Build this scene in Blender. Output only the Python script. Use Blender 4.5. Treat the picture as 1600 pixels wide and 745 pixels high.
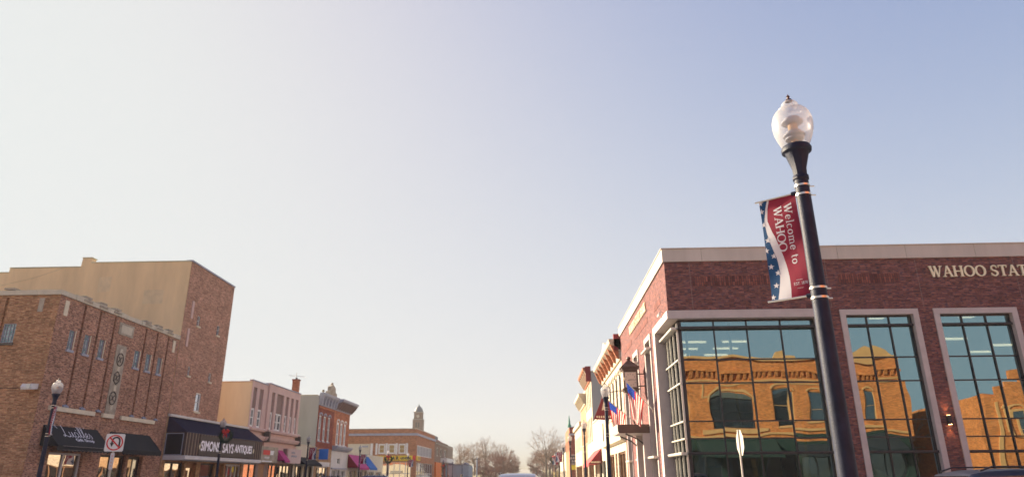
import bpy, math, random
from mathutils import Vector, Matrix
random.seed(11)
scene = bpy.context.scene
for o in list(bpy.data.objects): bpy.data.objects.remove(o, do_unlink=True)
COL = scene.collection
R = math.radians

# ------------------------------------------------------------------ camera, sky, sun, exposure
cam_d = bpy.data.cameras.new('camera'); cam = bpy.data.objects.new('camera', cam_d); COL.objects.link(cam)
PIT, YAW, ROL = R(19.25), R(1.95), R(0.35)
fwd = Vector((-math.sin(YAW)*math.cos(PIT), math.cos(YAW)*math.cos(PIT), math.sin(PIT)))
r0 = Vector((math.cos(YAW), math.sin(YAW), 0)); u0 = r0.cross(fwd)
rr = r0*math.cos(ROL)-u0*math.sin(ROL); uu = r0*math.sin(ROL)+u0*math.cos(ROL)
cam.matrix_world = Matrix(((rr.x, uu.x, -fwd.x, 0), (rr.y, uu.y, -fwd.y, 0), (rr.z, uu.z, -fwd.z, 1.65), (0, 0, 0, 1)))
cam_d.sensor_width = 36; cam_d.lens = 36*1067/1600
cam_d.clip_start = 0.1; cam_d.clip_end = 6000
cam_d.dof.use_dof = True; cam_d.dof.focus_distance = 10; cam_d.dof.aperture_fstop = 1.6
scene.camera = cam

SUN_EL, SUN_AZ = 22.0, 56.0          # azimuth measured to the left of the street direction (+Y)
w = bpy.data.worlds.new('World'); scene.world = w; w.use_nodes = True
nt = w.node_tree; nt.nodes.clear()
sky = nt.nodes.new('ShaderNodeTexSky'); sky.sky_type = 'NISHITA'; sky.sun_disc = False
sky.sun_elevation = R(SUN_EL); sky.sun_rotation = R(-SUN_AZ)
sky.air_density = 1.0; sky.dust_density = 2.2; sky.ozone_density = 1.6
# soft shoulder on the very bright aureole: y = a x^2 / (x^2 + b)
sq = nt.nodes.new('ShaderNodeVectorMath'); sq.operation = 'MULTIPLY'
ad = nt.nodes.new('ShaderNodeVectorMath'); ad.operation = 'ADD'; ad.inputs[1].default_value = (1.30, 2.25, 1.95)
dv = nt.nodes.new('ShaderNodeVectorMath'); dv.operation = 'DIVIDE'
ml = nt.nodes.new('ShaderNodeVectorMath'); ml.operation = 'MULTIPLY'; ml.inputs[1].default_value = (2.70, 2.79, 2.78)
bg = nt.nodes.new('ShaderNodeBackground'); bg.inputs['Strength'].default_value = 0.09
wo = nt.nodes.new('ShaderNodeOutputWorld')
nt.links.new(sky.outputs[0], sq.inputs[0]); nt.links.new(sky.outputs[0], sq.inputs[1]); nt.links.new(sq.outputs[0], ad.inputs[0]); nt.links.new(sq.outputs[0], dv.inputs[0]); nt.links.new(ad.outputs[0], dv.inputs[1])
nt.links.new(dv.outputs[0], ml.inputs[0]); nt.links.new(ml.outputs[0], bg.inputs[0]); nt.links.new(bg.outputs[0], wo.inputs[0])

sun_d = bpy.data.lights.new('sun', 'SUN'); sun_d.energy = 5.0; sun_d.angle = R(0.5); sun_d.color = (1, 0.84, 0.60)
sun = bpy.data.objects.new('sun', sun_d); COL.objects.link(sun)
sd = Vector((-math.sin(R(SUN_AZ))*math.cos(R(SUN_EL)), math.cos(R(SUN_AZ))*math.cos(R(SUN_EL)), math.sin(R(SUN_EL))))
sun.rotation_euler = sd.to_track_quat('Z', 'Y').to_euler(); sun.location = sd*80

vs = scene.view_settings
vs.view_transform = 'Standard'; vs.look = 'None'; vs.gamma = 1; vs.exposure = 1.75; vs.use_curve_mapping = False
scene.cycles.max_bounces = 8; scene.cycles.transparent_max_bounces = 24; scene.cycles.volume_bounces = 0
scene.cycles.caustics_reflective = False; scene.cycles.caustics_refractive = False
scene.cycles.use_denoising = True

# ------------------------------------------------------------------ materials
def newmat(name):
    m = bpy.data.materials.new(name); m.use_nodes = True
    return m, m.node_tree, m.node_tree.nodes['Principled BSDF']
def N(nt, t, **kw):
    n = nt.nodes.new(t)
    for k, v in kw.items(): setattr(n, k, v)
    return n
def mat(name, col, rough=0.7, metal=0.0, var=0.14, scale=1.5, bump=0.0, spec=0.5, streak=False):
    m, nt, b = newmat(name)
    b.inputs['Roughness'].default_value = rough; b.inputs['Metallic'].default_value = metal
    b.inputs['Specular IOR Level'].default_value = spec
    tc = N(nt, 'ShaderNodeTexCoord')
    src = tc.outputs['Object']
    if streak:
        mp = N(nt, 'ShaderNodeMapping'); mp.inputs['Scale'].default_value = (1, 1, 0.18)
        nt.links.new(src, mp.inputs[0]); src = mp.outputs[0]
    nz = N(nt, 'ShaderNodeTexNoise'); nz.inputs['Scale'].default_value = scale; nz.inputs['Detail'].default_value = 6
    nz.inputs['Roughness'].default_value = 0.65
    nt.links.new(src, nz.inputs['Vector'])
    mr = N(nt, 'ShaderNodeMapRange'); mr.inputs[1].default_value = 0.3; mr.inputs[2].default_value = 0.7
    mr.inputs[3].default_value = 1-var; mr.inputs[4].default_value = 1+var
    nt.links.new(nz.outputs[0], mr.inputs[0])
    vm = N(nt, 'ShaderNodeVectorMath', operation='SCALE'); vm.inputs[0].default_value = col[:3]
    nt.links.new(mr.outputs[0], vm.inputs['Scale']); nt.links.new(vm.outputs[0], b.inputs['Base Color'])
    if bump:
        n2 = N(nt, 'ShaderNodeTexNoise'); n2.inputs['Scale'].default_value = scale*12; n2.inputs['Detail'].default_value = 4
        nt.links.new(tc.outputs['Object'], n2.inputs['Vector'])
        bp = N(nt, 'ShaderNodeBump'); bp.inputs['Strength'].default_value = bump; bp.inputs['Distance'].default_value = 0.03
        nt.links.new(n2.outputs[0], bp.inputs['Height']); nt.links.new(bp.outputs[0], b.inputs['Normal'])
    return m
def brick(name, c1, c2, mortar, bw=0.23, bh=0.078, blot=0.35, bscale=0.9, c3=None, msize=0.008, soldier=False):
    m, nt, b = newmat(name); b.inputs['Roughness'].default_value = 0.9; b.inputs['Specular IOR Level'].default_value = 0.25
    uv = N(nt, 'ShaderNodeUVMap')
    src = uv.outputs[0]
    if soldier:
        mp = N(nt, 'ShaderNodeMapping'); mp.inputs['Rotation'].default_value = (0, 0, R(90)); nt.links.new(src, mp.inputs[0]); src = mp.outputs[0]
    bt = N(nt, 'ShaderNodeTexBrick'); bt.inputs['Scale'].default_value = 1; bt.inputs['Brick Width'].default_value = bw
    bt.inputs['Row Height'].default_value = bh; bt.inputs['Mortar Size'].default_value = msize; bt.inputs['Mortar Smooth'].default_value = 0.2
    bt.inputs['Color1'].default_value = (*c1, 1); bt.inputs['Color2'].default_value = (*c2, 1); bt.inputs['Mortar'].default_value = (*mortar, 1)
    nt.links.new(src, bt.inputs['Vector'])
    col = bt.outputs['Color']
    # groups of lighter or darker bricks (white noise snapped to brick size) and weathering blotches
    sn = N(nt, 'ShaderNodeVectorMath', operation='SNAP'); sn.inputs[1].default_value = (bw, bh, 1)
    nt.links.new(src, sn.inputs[0])
    wn = N(nt, 'ShaderNodeTexWhiteNoise', noise_dimensions='2D'); nt.links.new(sn.outputs[0], wn.inputs['Vector'])
    mr0 = N(nt, 'ShaderNodeMapRange'); mr0.inputs[3].default_value = 0.74; mr0.inputs[4].default_value = 1.26
    nt.links.new(wn.outputs['Value'], mr0.inputs[0])
    nz = N(nt, 'ShaderNodeTexNoise'); nz.inputs['Scale'].default_value = bscale; nz.inputs['Detail'].default_value = 7; nz.inputs['Roughness'].default_value = 0.7
    nt.links.new(uv.outputs[0], nz.inputs['Vector'])
    mr = N(nt, 'ShaderNodeMapRange'); mr.inputs[1].default_value = 0.28; mr.inputs[2].default_value = 0.72
    mr.inputs[3].default_value = 1-blot; mr.inputs[4].default_value = 1+blot
    nt.links.new(nz.outputs[0], mr.inputs[0])
    mu = N(nt, 'ShaderNodeMath', operation='MULTIPLY'); nt.links.new(mr.outputs[0], mu.inputs[0]); nt.links.new(mr0.outputs[0], mu.inputs[1])
    vm = N(nt, 'ShaderNodeVectorMath', operation='SCALE')
    if c3:
        n3 = N(nt, 'ShaderNodeTexNoise'); n3.inputs['Scale'].default_value = 6; n3.inputs['Detail'].default_value = 3
        mp3 = N(nt, 'ShaderNodeMapping'); mp3.inputs['Scale'].default_value = (1, 2.6, 1); nt.links.new(uv.outputs[0], mp3.inputs[0]); nt.links.new(mp3.outputs[0], n3.inputs['Vector'])
        mr3 = N(nt, 'ShaderNodeMapRange'); mr3.inputs[1].default_value = 0.5; mr3.inputs[2].default_value = 0.62
        nt.links.new(n3.outputs[0], mr3.inputs[0])
        mx = N(nt, 'ShaderNodeMix', data_type='RGBA'); nt.links.new(mr3.outputs[0], mx.inputs[0]); nt.links.new(col, mx.inputs[6]); mx.inputs[7].default_value = (*c3, 1)
        col = mx.outputs[2]
    nt.links.new(col, vm.inputs[0]); nt.links.new(mu.outputs[0], vm.inputs['Scale']); nt.links.new(vm.outputs[0], b.inputs['Base Color'])
    bp = N(nt, 'ShaderNodeBump'); bp.inputs['Strength'].default_value = 0.5; bp.inputs['Distance'].default_value = 0.01; bp.invert = True
    nt.links.new(bt.outputs['Fac'], bp.inputs['Height']); nt.links.new(bp.outputs[0], b.inputs['Normal'])
    return m
def glass(name, refl, trans=None, fac=0.5, rough=0.0, body=(0.02, 0.025, 0.03), wob=0.0, ior=1.5):
    """coated glazing: mirror reflection over either what is behind it or a dark room colour"""
    m, nt, b = newmat(name); nt.nodes.remove(b)
    out = [n for n in nt.nodes if n.type == 'OUTPUT_MATERIAL'][0]
    gl = N(nt, 'ShaderNodeBsdfGlossy'); gl.inputs['Color'].default_value = (*refl, 1); gl.inputs['Roughness'].default_value = rough
    if trans: tr = N(nt, 'ShaderNodeBsdfTransparent'); tr.inputs[0].default_value = (*trans, 1)
    else: tr = N(nt, 'ShaderNodeBsdfDiffuse'); tr.inputs[0].default_value = (*body, 1)
    fr = N(nt, 'ShaderNodeFresnel'); fr.inputs[0].default_value = ior
    mr = N(nt, 'ShaderNodeMapRange'); mr.inputs[3].default_value = fac; mr.inputs[4].default_value = 1.0; nt.links.new(fr.outputs[0], mr.inputs[0])
    mx = N(nt, 'ShaderNodeMixShader'); nt.links.new(mr.outputs[0], mx.inputs[0]); nt.links.new(tr.outputs[0], mx.inputs[1]); nt.links.new(gl.outputs[0], mx.inputs[2])
    nt.links.new(mx.outputs[0], out.inputs[0])
    if wob:
        tc = N(nt, 'ShaderNodeTexCoord'); nz = N(nt, 'ShaderNodeTexNoise'); nz.inputs['Scale'].default_value = 0.55; nz.inputs['Detail'].default_value = 1
        nt.links.new(tc.outputs['Object'], nz.inputs['Vector'])
        bp = N(nt, 'ShaderNodeBump'); bp.inputs['Strength'].default_value = 1; bp.inputs['Distance'].default_value = wob
        nt.links.new(nz.outputs[0], bp.inputs['Height']); nt.links.new(bp.outputs[0], gl.inputs['Normal'])
    return m
def emit(name, col, s):
    m, nt, b = newmat(name); b.inputs['Base Color'].default_value = (*col, 1)
    b.inputs['Emission Color'].default_value = (*col, 1); b.inputs['Emission Strength'].default_value = s
    return m

M = dict(
 asphalt=mat('worn_concrete_road', (.27, .26, .24), .95, scale=.8, var=.25, bump=.3),
 concrete=mat('concrete', (.42, .40, .37), .9, scale=1.2, bump=.1),
 dirt=mat('dry_grass', (.19, .15, .075), 1, scale=.3, var=.35),
 grass=mat('field_grass', (.36, .27, .05), 1, scale=.3, var=.35),
 paint=mat('road_paint', (.7, .7, .68), .7, scale=3, var=.2), paint_y=mat('road_paint_yellow', (.65, .45, .08), .7, scale=3, var=.2),
 brick_brown=brick('brown_brick', (.35, .17, .11), (.46, .25, .17), (.38, .27, .21), blot=.28, c3=(.18, .10, .085)),
 brick_common=brick('common_brick', (.38, .19, .10), (.30, .145, .085), (.32, .22, .15), blot=.28, c3=(.44, .27, .15)),
 brick_tall=brick('ruddy_brick', (.40, .20, .135), (.47, .27, .19), (.38, .27, .22), blot=.25, c3=(.30, .16, .12)),
 brick_bank=brick('maroon_brick', (.165, .058, .060), (.27, .096, .078), (.12, .08, .08), bw=.24, bh=.08, blot=.12, c3=(.085, .05, .065), msize=.009),
 brick_soldier=brick('maroon_soldier_brick', (.12, .04, .042), (.27, .085, .065), (.07, .045, .05), bw=.3, bh=.1, blot=.2, msize=.014, soldier=True),
 brick_red=brick('deep_red_brick', (.24, .06, .045), (.30, .085, .06), (.2, .09, .07), blot=.2),
 brick_orange=brick('orange_brick', (.40, .13, .07), (.46, .17, .09), (.35, .18, .12), blot=.2),
 brick_tan=brick('tan_brick', (.38, .22, .12), (.46, .28, .16), (.34, .24, .16), blot=.2),
 brick_gold=brick('russet_brick', (.38, .16, .08), (.46, .21, .11), (.36, .2, .13), blot=.2),
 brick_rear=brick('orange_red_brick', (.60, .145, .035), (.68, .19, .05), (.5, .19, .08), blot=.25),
 brick_cream=brick('cream_painted_brick', (.52, .43, .34), (.60, .50, .40), (.45, .38, .30), blot=.15),
 brick_umber=brick('umber_brick', (.24, .15, .11), (.3, .2, .15), (.25, .2, .16), blot=.2),
 stucco=mat('tan_stucco', (.84, .60, .35), .95, scale=.5, var=.16, bump=.05, streak=True),
 stucco_p=mat('patched_stucco', (.78, .58, .36), .95, scale=1.5, var=.15),
 stucco_y=mat('yellow_tan_stucco', (.66, .63, .45), .95, scale=.6, var=.14, bump=.05, streak=True),
 stucco_g=mat('grey_stucco', (.36, .355, .35), .95, scale=.5, var=.16, bump=.05, streak=True),
 cream=mat('cream_stucco', (.60, .54, .43), .9, scale=.8, var=.08),
 pink=mat('dusty_pink_paint', (.60, .42, .385), .85, scale=.9, var=.10, streak=True),
 pink_d=mat('taupe_panel_paint', (.25, .17, .155), .85, scale=1.5, var=.12),
 stone=mat('limestone', (.55, .49, .39), .85, scale=1.2, var=.16, bump=.1),
 stone_d=mat('weathered_limestone', (.36, .31, .25), .9, scale=2.2, var=.35, bump=.2),
 stone_w=mat('pale_sill_stone', (.68, .60, .46), .8, scale=2, var=.1),
 stone_dark=mat('carved_grey_stone', (.10, .085, .075), .85, scale=4, var=.3),
 bank_stone=mat('cast_stone_trim', (.50, .42, .41), .8, scale=1.6, var=.10, bump=.06),
 bank_cap=mat('parapet_cap_panel', (.54, .46, .41), .7, scale=1.2, var=.10, streak=True),
 alu=mat('dark_bronze_frame', (.03, .027, .035), .45, metal=.3, var=.08), alu_l=mat('pale_aluminium', (.62, .58, .52), .4, metal=.4, var=.05),
 white=mat('white_paint', (.74, .72, .70), .6, var=.06), offw=mat('offwhite_paint', (.60, .58, .58), .6, var=.1),
 bluegrey=mat('bluegrey_paint', (.22, .25, .34), .6, var=.15), slate=mat('slate_blue_trim', (.33, .34, .42), .6, var=.15),
 black=mat('black_paint', (.016, .016, .024), .38, var=.2), black_cloth=mat('black_awning_canvas', (.012, .012, .017), .9, scale=4, var=.25),
 pole=mat('dark_pole_paint', (.014, .018, .042), .55, var=.3, scale=6, bump=.15, spec=.22),
 navy_metal=mat('indigo_seam_roofing', (.045, .04, .085), .42, metal=.35, var=.12, scale=2),
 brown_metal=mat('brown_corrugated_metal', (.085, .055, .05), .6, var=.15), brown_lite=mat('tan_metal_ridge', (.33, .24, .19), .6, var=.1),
 board=mat('dark_brown_board', (.03, .016, .018), .6, var=.15), darkroom=mat('dark_interior', (.02, .018, .018), .9),
 wood=mat('varnished_wood', (.25, .11, .045), .5, scale=3, var=.3),
 magenta=mat('magenta_canvas', (.46, .045, .20), .85, scale=2, var=.12), blue_c=mat('blue_canvas', (.02, .13, .42), .85, scale=2, var=.12),
 blue_s=mat('bright_blue_panel', (.015, .13, .52), .6, var=.05), orange=mat('orange_panel', (.75, .18, .02), .7, var=.1),
 red_c=mat('red_canvas', (.46, .035, .045), .85, scale=2, var=.12), maroon=mat('maroon_canvas', (.20, .02, .03), .85, scale=2, var=.12),
 yellow=mat('yellow_sign_panel', (.80, .58, .02), .6, var=.05), red=mat('red_paint', (.6, .03, .03), .6, var=.05),
 letter_gold=mat('cream_gold_letters', (.86, .74, .52), .45, var=.05), letter_white=mat('white_lettering', (.75, .75, .78), .6, var=.05),
 letter_lilac=mat('pale_lilac_letters', (.85, .83, .92), .5, var=.05), letter_dim=mat('faded_lettering', (.30, .27, .27), .7, var=.2),
 crimson=mat('crimson_banner_vinyl', (.25, .012, .040), .8, scale=5, var=.10), navy=mat('navy_banner_vinyl', (.006, .06, .17), .8, scale=5, var=.06),
 ban_white=mat('white_banner_vinyl', (.62, .62, .67), .8, scale=5, var=.04), steel=mat('stainless_band', (.65, .62, .58), .3, metal=.9, var=.05),
 flag_red=mat('flag_red', (.55, .02, .02), .8, var=.05), flag_blue=mat('flag_blue', (.015, .04, .30), .8, var=.05), flag_white=mat('flag_white', (.78, .76, .72), .8, var=.04),
 bronze=mat('dark_bronze', (.10, .055, .045), .5, metal=.3, var=.15), clockface=mat('clock_dial', (.72, .55, .45), .5, var=.05),
 needle=mat('wreath_needles', (.012, .03, .018), .8, var=.3), bark=mat('bark', (.16, .115, .085), .9, scale=5, var=.3), twig=mat('twigs', (.30, .185, .12), .9, scale=1, var=.2),
 twig_d=mat('russet_twigs', (.21, .085, .055), .9, scale=1, var=.25), copper=mat('green_copper', (.05, .22, .16), .7), awn_shade_green=mat('awning_and_shade_green', (.010, .022, .016), .9), trim_tan=mat('tan_terracotta_trim', (.62, .27, .10), .8),
 roof_red=mat('red_tile_roof', (.35, .09, .06), .8, scale=3), roof_dark=mat('flat_roof_membrane', (.12, .11, .11), .9), dome=mat('grey_dome_roof', (.14, .15, .17), .6),
 car_dark=mat('dark_blue_car_paint', (.010, .010, .024), .35, var=.05, spec=.8), car_white=mat('silver_white_car_paint', (.62, .63, .68), .25, var=.03, spec=.7),
 car_red=mat('maroon_car_paint', (.16, .015, .03), .25, var=.05, spec=.7), car_purple=mat('deep_indigo_car_paint', (.035, .02, .10), .25, var=.05, spec=.8), car_gold=mat('beige_car_paint', (.45, .30, .12), .3, var=.05),
 tyre=mat('tyre_rubber', (.02, .02, .02), .85), rim=mat('alloy_rim', (.5, .5, .5), .3, metal=.8), lens=mat('lamp_lens', (.6, .6, .55), .15), lens_r=mat('tail_lens', (.4, .01, .01), .2),
 blind=mat('tan_window_blind', (.40, .27, .10), .8, scale=4, var=.15), interior=mat('office_wall_paint', (.42, .38, .32), .9), floor_in=mat('office_floor', (.14, .11, .09), .7), sun_and_cabinet_yellow=mat('sunlit_column_and_cabinet_yellow', (.42, .30, .05), .8), desk=mat('peach_panel', (.55, .36, .22), .8),
 house=mat('pale_siding', (.30, .33, .40), .8, var=.1), haze_roof=mat('violet_shingles', (.13, .11, .17), .9),
)
M['glass_bank'] = glass('coated_bank_glazing', (.38, .58, .64), (.09, .10, .085), .52, wob=.010)
M['glass_dark'] = glass('dark_window_glass', (.80, .84, .88), None, .22, body=(.018, .022, .028), wob=.006)
M['glass_shop'] = glass('shop_window_glass', (.92, .88, .84), None, .42, body=(.02, .016, .016), wob=.01)
M['glass_bright'] = glass('pale_window_glass', (.9, .9, .95), None, .5, body=(.10, .11, .13), wob=.004)
M['glass_side'] = glass('side_bank_glazing', (.8, .85, .85), (.4, .45, .45), .30)
M['car_glass'] = glass('car_glass', (.8, .8, .85), None, .25, body=(.01, .01, .012))
M['glow'] = emit('warm_lamp_glow', (1, .55, .2), 6)
M['strip'] = emit('office_light_strip', (1, .88, .66), 2.6)
def cloth_mat(name, col):
    m, nt, b = newmat(name); out = [n for n in nt.nodes if n.type == 'OUTPUT_MATERIAL'][0]
    b.inputs['Base Color'].default_value = (*col, 1); b.inputs['Roughness'].default_value = .85
    tl = N(nt, 'ShaderNodeBsdfTranslucent'); tl.inputs[0].default_value = (*col, 1)
    mx = N(nt, 'ShaderNodeMixShader'); mx.inputs[0].default_value = .45; nt.links.new(b.outputs[0], mx.inputs[1]); nt.links.new(tl.outputs[0], mx.inputs[2]); nt.links.new(mx.outputs[0], out.inputs[0]); return m
M['flag_red'] = cloth_mat('flag_red_cloth', (.62, .02, .02)); M['flag_blue'] = cloth_mat('flag_blue_cloth', (.02, .07, .42)); M['flag_white'] = cloth_mat('flag_white_cloth', (.82, .80, .76))
M['bulb'] = emit('amber_exit_lamp', (1, .5, .1), 3)

# glass block: pale ripple
def glassblock():
    m, nt, b = newmat('glass_block'); b.inputs['Roughness'].default_value = .25; b.inputs['Specular IOR Level'].default_value = .8
    uv = N(nt, 'ShaderNodeUVMap'); nz = N(nt, 'ShaderNodeTexNoise'); nz.inputs['Scale'].default_value = 5
    nt.links.new(uv.outputs[0], nz.inputs['Vector']); cr = N(nt, 'ShaderNodeValToRGB')
    cr.color_ramp.elements[0].position = .35; cr.color_ramp.elements[0].color = (.14, .34, .34, 1)
    cr.color_ramp.elements[1].position = .65; cr.color_ramp.elements[1].color = (.55, .72, .74, 1)
    nt.links.new(nz.outputs[0], cr.inputs[0]); nt.links.new(cr.outputs[0], b.inputs['Base Color']); return m
M['gblock'] = glassblock()
# frosted acorn globe
def globe():
    m, nt, b = newmat('frosted_globe'); nt.nodes.remove(b)
    out = [n for n in nt.nodes if n.type == 'OUTPUT_MATERIAL'][0]
    tr = N(nt, 'ShaderNodeBsdfTransparent'); tr.inputs[0].default_value = (.95, .95, .97, 1)
    tl = N(nt, 'ShaderNodeBsdfTranslucent'); tl.inputs[0].default_value = (.50, .49, .51, 1)
    df = N(nt, 'ShaderNodeBsdfDiffuse'); df.inputs[0].default_value = (.66, .65, .67, 1)
    gl = N(nt, 'ShaderNodeBsdfGlossy'); gl.inputs['Roughness'].default_value = .35
    a = N(nt, 'ShaderNodeMixShader'); a.inputs[0].default_value = .45; nt.links.new(tl.outputs[0], a.inputs[1]); nt.links.new(df.outputs[0], a.inputs[2])
    lw = N(nt, 'ShaderNodeLayerWeight'); lw.inputs[0].default_value = .35
    mr = N(nt, 'ShaderNodeMapRange'); mr.inputs[3].default_value = .36; mr.inputs[4].default_value = .72; nt.links.new(lw.outputs['Facing'], mr.inputs[0])
    c = N(nt, 'ShaderNodeMixShader'); nt.links.new(mr.outputs[0], c.inputs[0]); nt.links.new(tr.outputs[0], c.inputs[1]); nt.links.new(a.outputs[0], c.inputs[2])
    d = N(nt, 'ShaderNodeMixShader'); d.inputs[0].default_value = .03; nt.links.new(c.outputs[0], d.inputs[1]); nt.links.new(gl.outputs[0], d.inputs[2])
    nt.links.new(d.outputs[0], out.inputs[0]); return m
M['globe'] = globe()

# ------------------------------------------------------------------ mesh helpers
ORG = {}
class MB:
    def __init__(s): s.v = []; s.f = []; s.m = []; s.sm = []; s.mats = []
    def mi(s, m):
        if m not in s.mats: s.mats.append(m)
        return s.mats.index(m)
    def poly(s, pts, m, smooth=False):
        i = len(s.v); s.v += [tuple(p) for p in pts]; s.f.append(tuple(range(i, i+len(pts)))); s.m.append(s.mi(m)); s.sm.append(smooth)
    def box(s, F, s0, s1, z0, z1, d0, d1, m, taper=0):
        P = [F(a, z, d) for a in (s0, s1) for z in (z0, z1) for d in (d0, d1)]
        i = len(s.v); s.v += [tuple(p) for p in P]
        e1, e2, e3 = (Vector(P[4])-Vector(P[0])), (Vector(P[2])-Vector(P[0])), (Vector(P[1])-Vector(P[0]))
        flip = e1.cross(e2).dot(e3) < 0
        for q in ((0, 1, 3, 2), (4, 6, 7, 5), (0, 4, 5, 1), (2, 3, 7, 6), (0, 2, 6, 4), (1, 5, 7, 3)):
            if flip: q = q[::-1]
            s.f.append(tuple(i+k for k in q)); s.m.append(s.mi(m)); s.sm.append(False)
    def prism(s, F, sz, d0, d1, m, side=None):
        """outline in (s, z), extruded from d0 to d1"""
        n = len(sz); side = side or m
        s.poly([F(a, z, d1) for a, z in sz], m); s.poly([F(a, z, d0) for a, z in reversed(sz)], side)
        for k in range(n):
            a, b = sz[k], sz[(k+1) % n]
            s.poly([F(a[0], a[1], d0), F(b[0], b[1], d0), F(b[0], b[1], d1), F(a[0], a[1], d1)], side)
    def section(s, F, dz, s0, s1, m, cap=None):
        """profile in (d, z) run along s"""
        n = len(dz); cap = cap or m
        s.poly([F(s0, z, d) for d, z in dz], cap); s.poly([F(s1, z, d) for d, z in reversed(dz)], cap)
        for k in range(n):
            a, b = dz[k], dz[(k+1) % n]
            s.poly([F(s0, a[1], a[0]), F(s1, a[1], a[0]), F(s1, b[1], b[0]), F(s0, b[1], b[0])], m)
    def tube(s, pts, rad, m, n=8, closed=False, caps=True):
        rad = rad if isinstance(rad, (list, tuple)) else [rad]*len(pts)
        pts = [Vector(p) for p in pts]; rings = []
        for k, p in enumerate(pts):
            if closed: t = pts[(k+1) % len(pts)]-pts[k-1]
            else: t = pts[min(k+1, len(pts)-1)]-pts[max(k-1, 0)]
            t.normalize(); a = t.orthogonal() if abs(t.z) > .9 else t.cross(Vector((0, 0, 1)))
            if abs(t.z) > .9: a = Vector((1, 0, 0))-t*t.x
            a.normalize(); b = t.cross(a); i = len(s.v)
            s.v += [tuple(p+a*(rad[k]*math.cos(q*2*math.pi/n))+b*(rad[k]*math.sin(q*2*math.pi/n))) for q in range(n)]; rings.append(i)
        L = len(rings)
        for k in range(L if closed else L-1):
            i, j = rings[k], rings[(k+1) % L]
            for q in range(n):
                s.f.append((i+q, i+(q+1) % n, j+(q+1) % n, j+q)); s.m.append(s.mi(m)); s.sm.append(n > 4)
        if caps and not closed:
            s.f.append(tuple(rings[0]+q for q in reversed(range(n)))); s.m.append(s.mi(m)); s.sm.append(False)
            s.f.append(tuple(rings[-1]+q for q in range(n))); s.m.append(s.mi(m)); s.sm.append(False)
    def lathe(s, c, prof, m, n=24, flute=0):
        c = Vector(c); i0 = len(s.v)
        for r, z in prof:
            for q in range(n):
                rq = r*(1-flute*(q % 2)); s.v.append((c.x+rq*math.cos(q*2*math.pi/n), c.y+rq*math.sin(q*2*math.pi/n), c.z+z))
        for k in range(len(prof)-1):
            for q in range(n):
                a = i0+k*n+q; b = i0+k*n+(q+1) % n
                s.f.append((a, b, b+n, a+n)); s.m.append(s.mi(m)); s.sm.append(flute == 0)
    def ball(s, c, r, m, n=12):
        s.lathe(c, [(max(r*math.sin(math.pi*k/8), 1e-4), -r*math.cos(math.pi*k/8)) for k in range(9)], m, n)
    def islands(s):
        par = {}; key = {}
        def find(a):
            while par[a] != a: par[a] = par[par[a]]; a = par[a]
            return a
        for i, v in enumerate(s.v):
            k = (round(v[0], 3), round(v[1], 3), round(v[2], 3)); key[i] = k; par.setdefault(k, k)
        for f in s.f:
            a = find(key[f[0]])
            for j in f[1:]:
                c = find(key[j])
                if c != a: par[c] = a
        out = {}
        for n, f in enumerate(s.f): out.setdefault(find(key[f[0]]), []).append(n)
        return list(out.values())
    def each(s, name, parent, local=False):
        """every separate piece becomes a part of its own"""
        o = None
        for isl in s.islands():
            q = MB(); q.mats = list(s.mats)
            for n in isl:
                i = len(q.v); q.v += [s.v[j] for j in s.f[n]]; q.f.append(tuple(range(i, i+len(s.f[n])))); q.m.append(s.m[n]); q.sm.append(False)
            o = q.build(name, parent, local)
        return o
    def build(s, name, parent=None, local=False):
        org = Vector((0, 0, 0)) if (local or parent is None) else ORG[parent.name]
        me = bpy.data.meshes.new(name)
        me.from_pydata([tuple(Vector(v)-org) for v in s.v], [], s.f)
        for mm in s.mats: me.materials.append(M[mm])
        for p, mi_, sm in zip(me.polygons, s.m, s.sm): p.material_index = mi_; p.use_smooth = sm
        uvl = me.uv_layers.new(name='UVMap')
        for p in me.polygons:
            n = p.normal; ax, ay, az = abs(n.x), abs(n.y), abs(n.z)
            for li in p.loop_indices:
                v = s.v[me.loops[li].vertex_index]
                uvl.data[li].uv = (v[0], v[1]) if (az > ax and az > ay) else ((v[1], v[2]) if ax > ay else (v[0], v[2]))
        if any(s.sm):
            try: me.set_sharp_from_angle(angle=R(38))
            except Exception: pass
        o = bpy.data.objects.new(name, me); COL.objects.link(o)
        if parent is not None: o.parent = parent; ORG[o.name] = org
        else: ORG[o.name] = Vector((0, 0, 0))
        return o
def thing(name, label, cat, loc=(0, 0, 0), group=None, rz=0):
    o = bpy.data.objects.new(name, None); COL.objects.link(o); o.location = loc; o.rotation_euler = (0, 0, rz)
    o.empty_display_size = .3
    o['label'] = label; o['category'] = cat
    if group: o['group'] = group
    ORG[o.name] = Vector(loc); return o
def tag(o, label, cat, group=None):
    o['label'] = label; o['category'] = cat
    if group: o['group'] = group
    return o
def struct(o, kind='structure'): o['kind'] = kind; return o
def copy_tree(o, parent=None):
    kids = list(o.children)
    c = o.copy(); COL.objects.link(c)
    if parent is not None: c.parent = parent
    for k in kids: copy_tree(k, c)
    return c
# wall frames: s along the wall, z up, d out of the wall
XL, XR = -24.3, 5.9
FL = lambda s, z, d: (XL+d, s, z)
FR = lambda s, z, d: (XR-d, s, z)
def FS(Y0): return lambda s, z, d: (s, Y0-d, z)      # faces the camera side (-Y)
def FN(Y0): return lambda s, z, d: (s, Y0+d, z)      # faces away (+Y)
def FX(X0, sg): return lambda s, z, d: (X0+sg*d, s, z)
WORLD = lambda x, z, y: (x, y, z)                     # box(WORLD, x0,x1, z0,z1, y0,y1)

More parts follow.
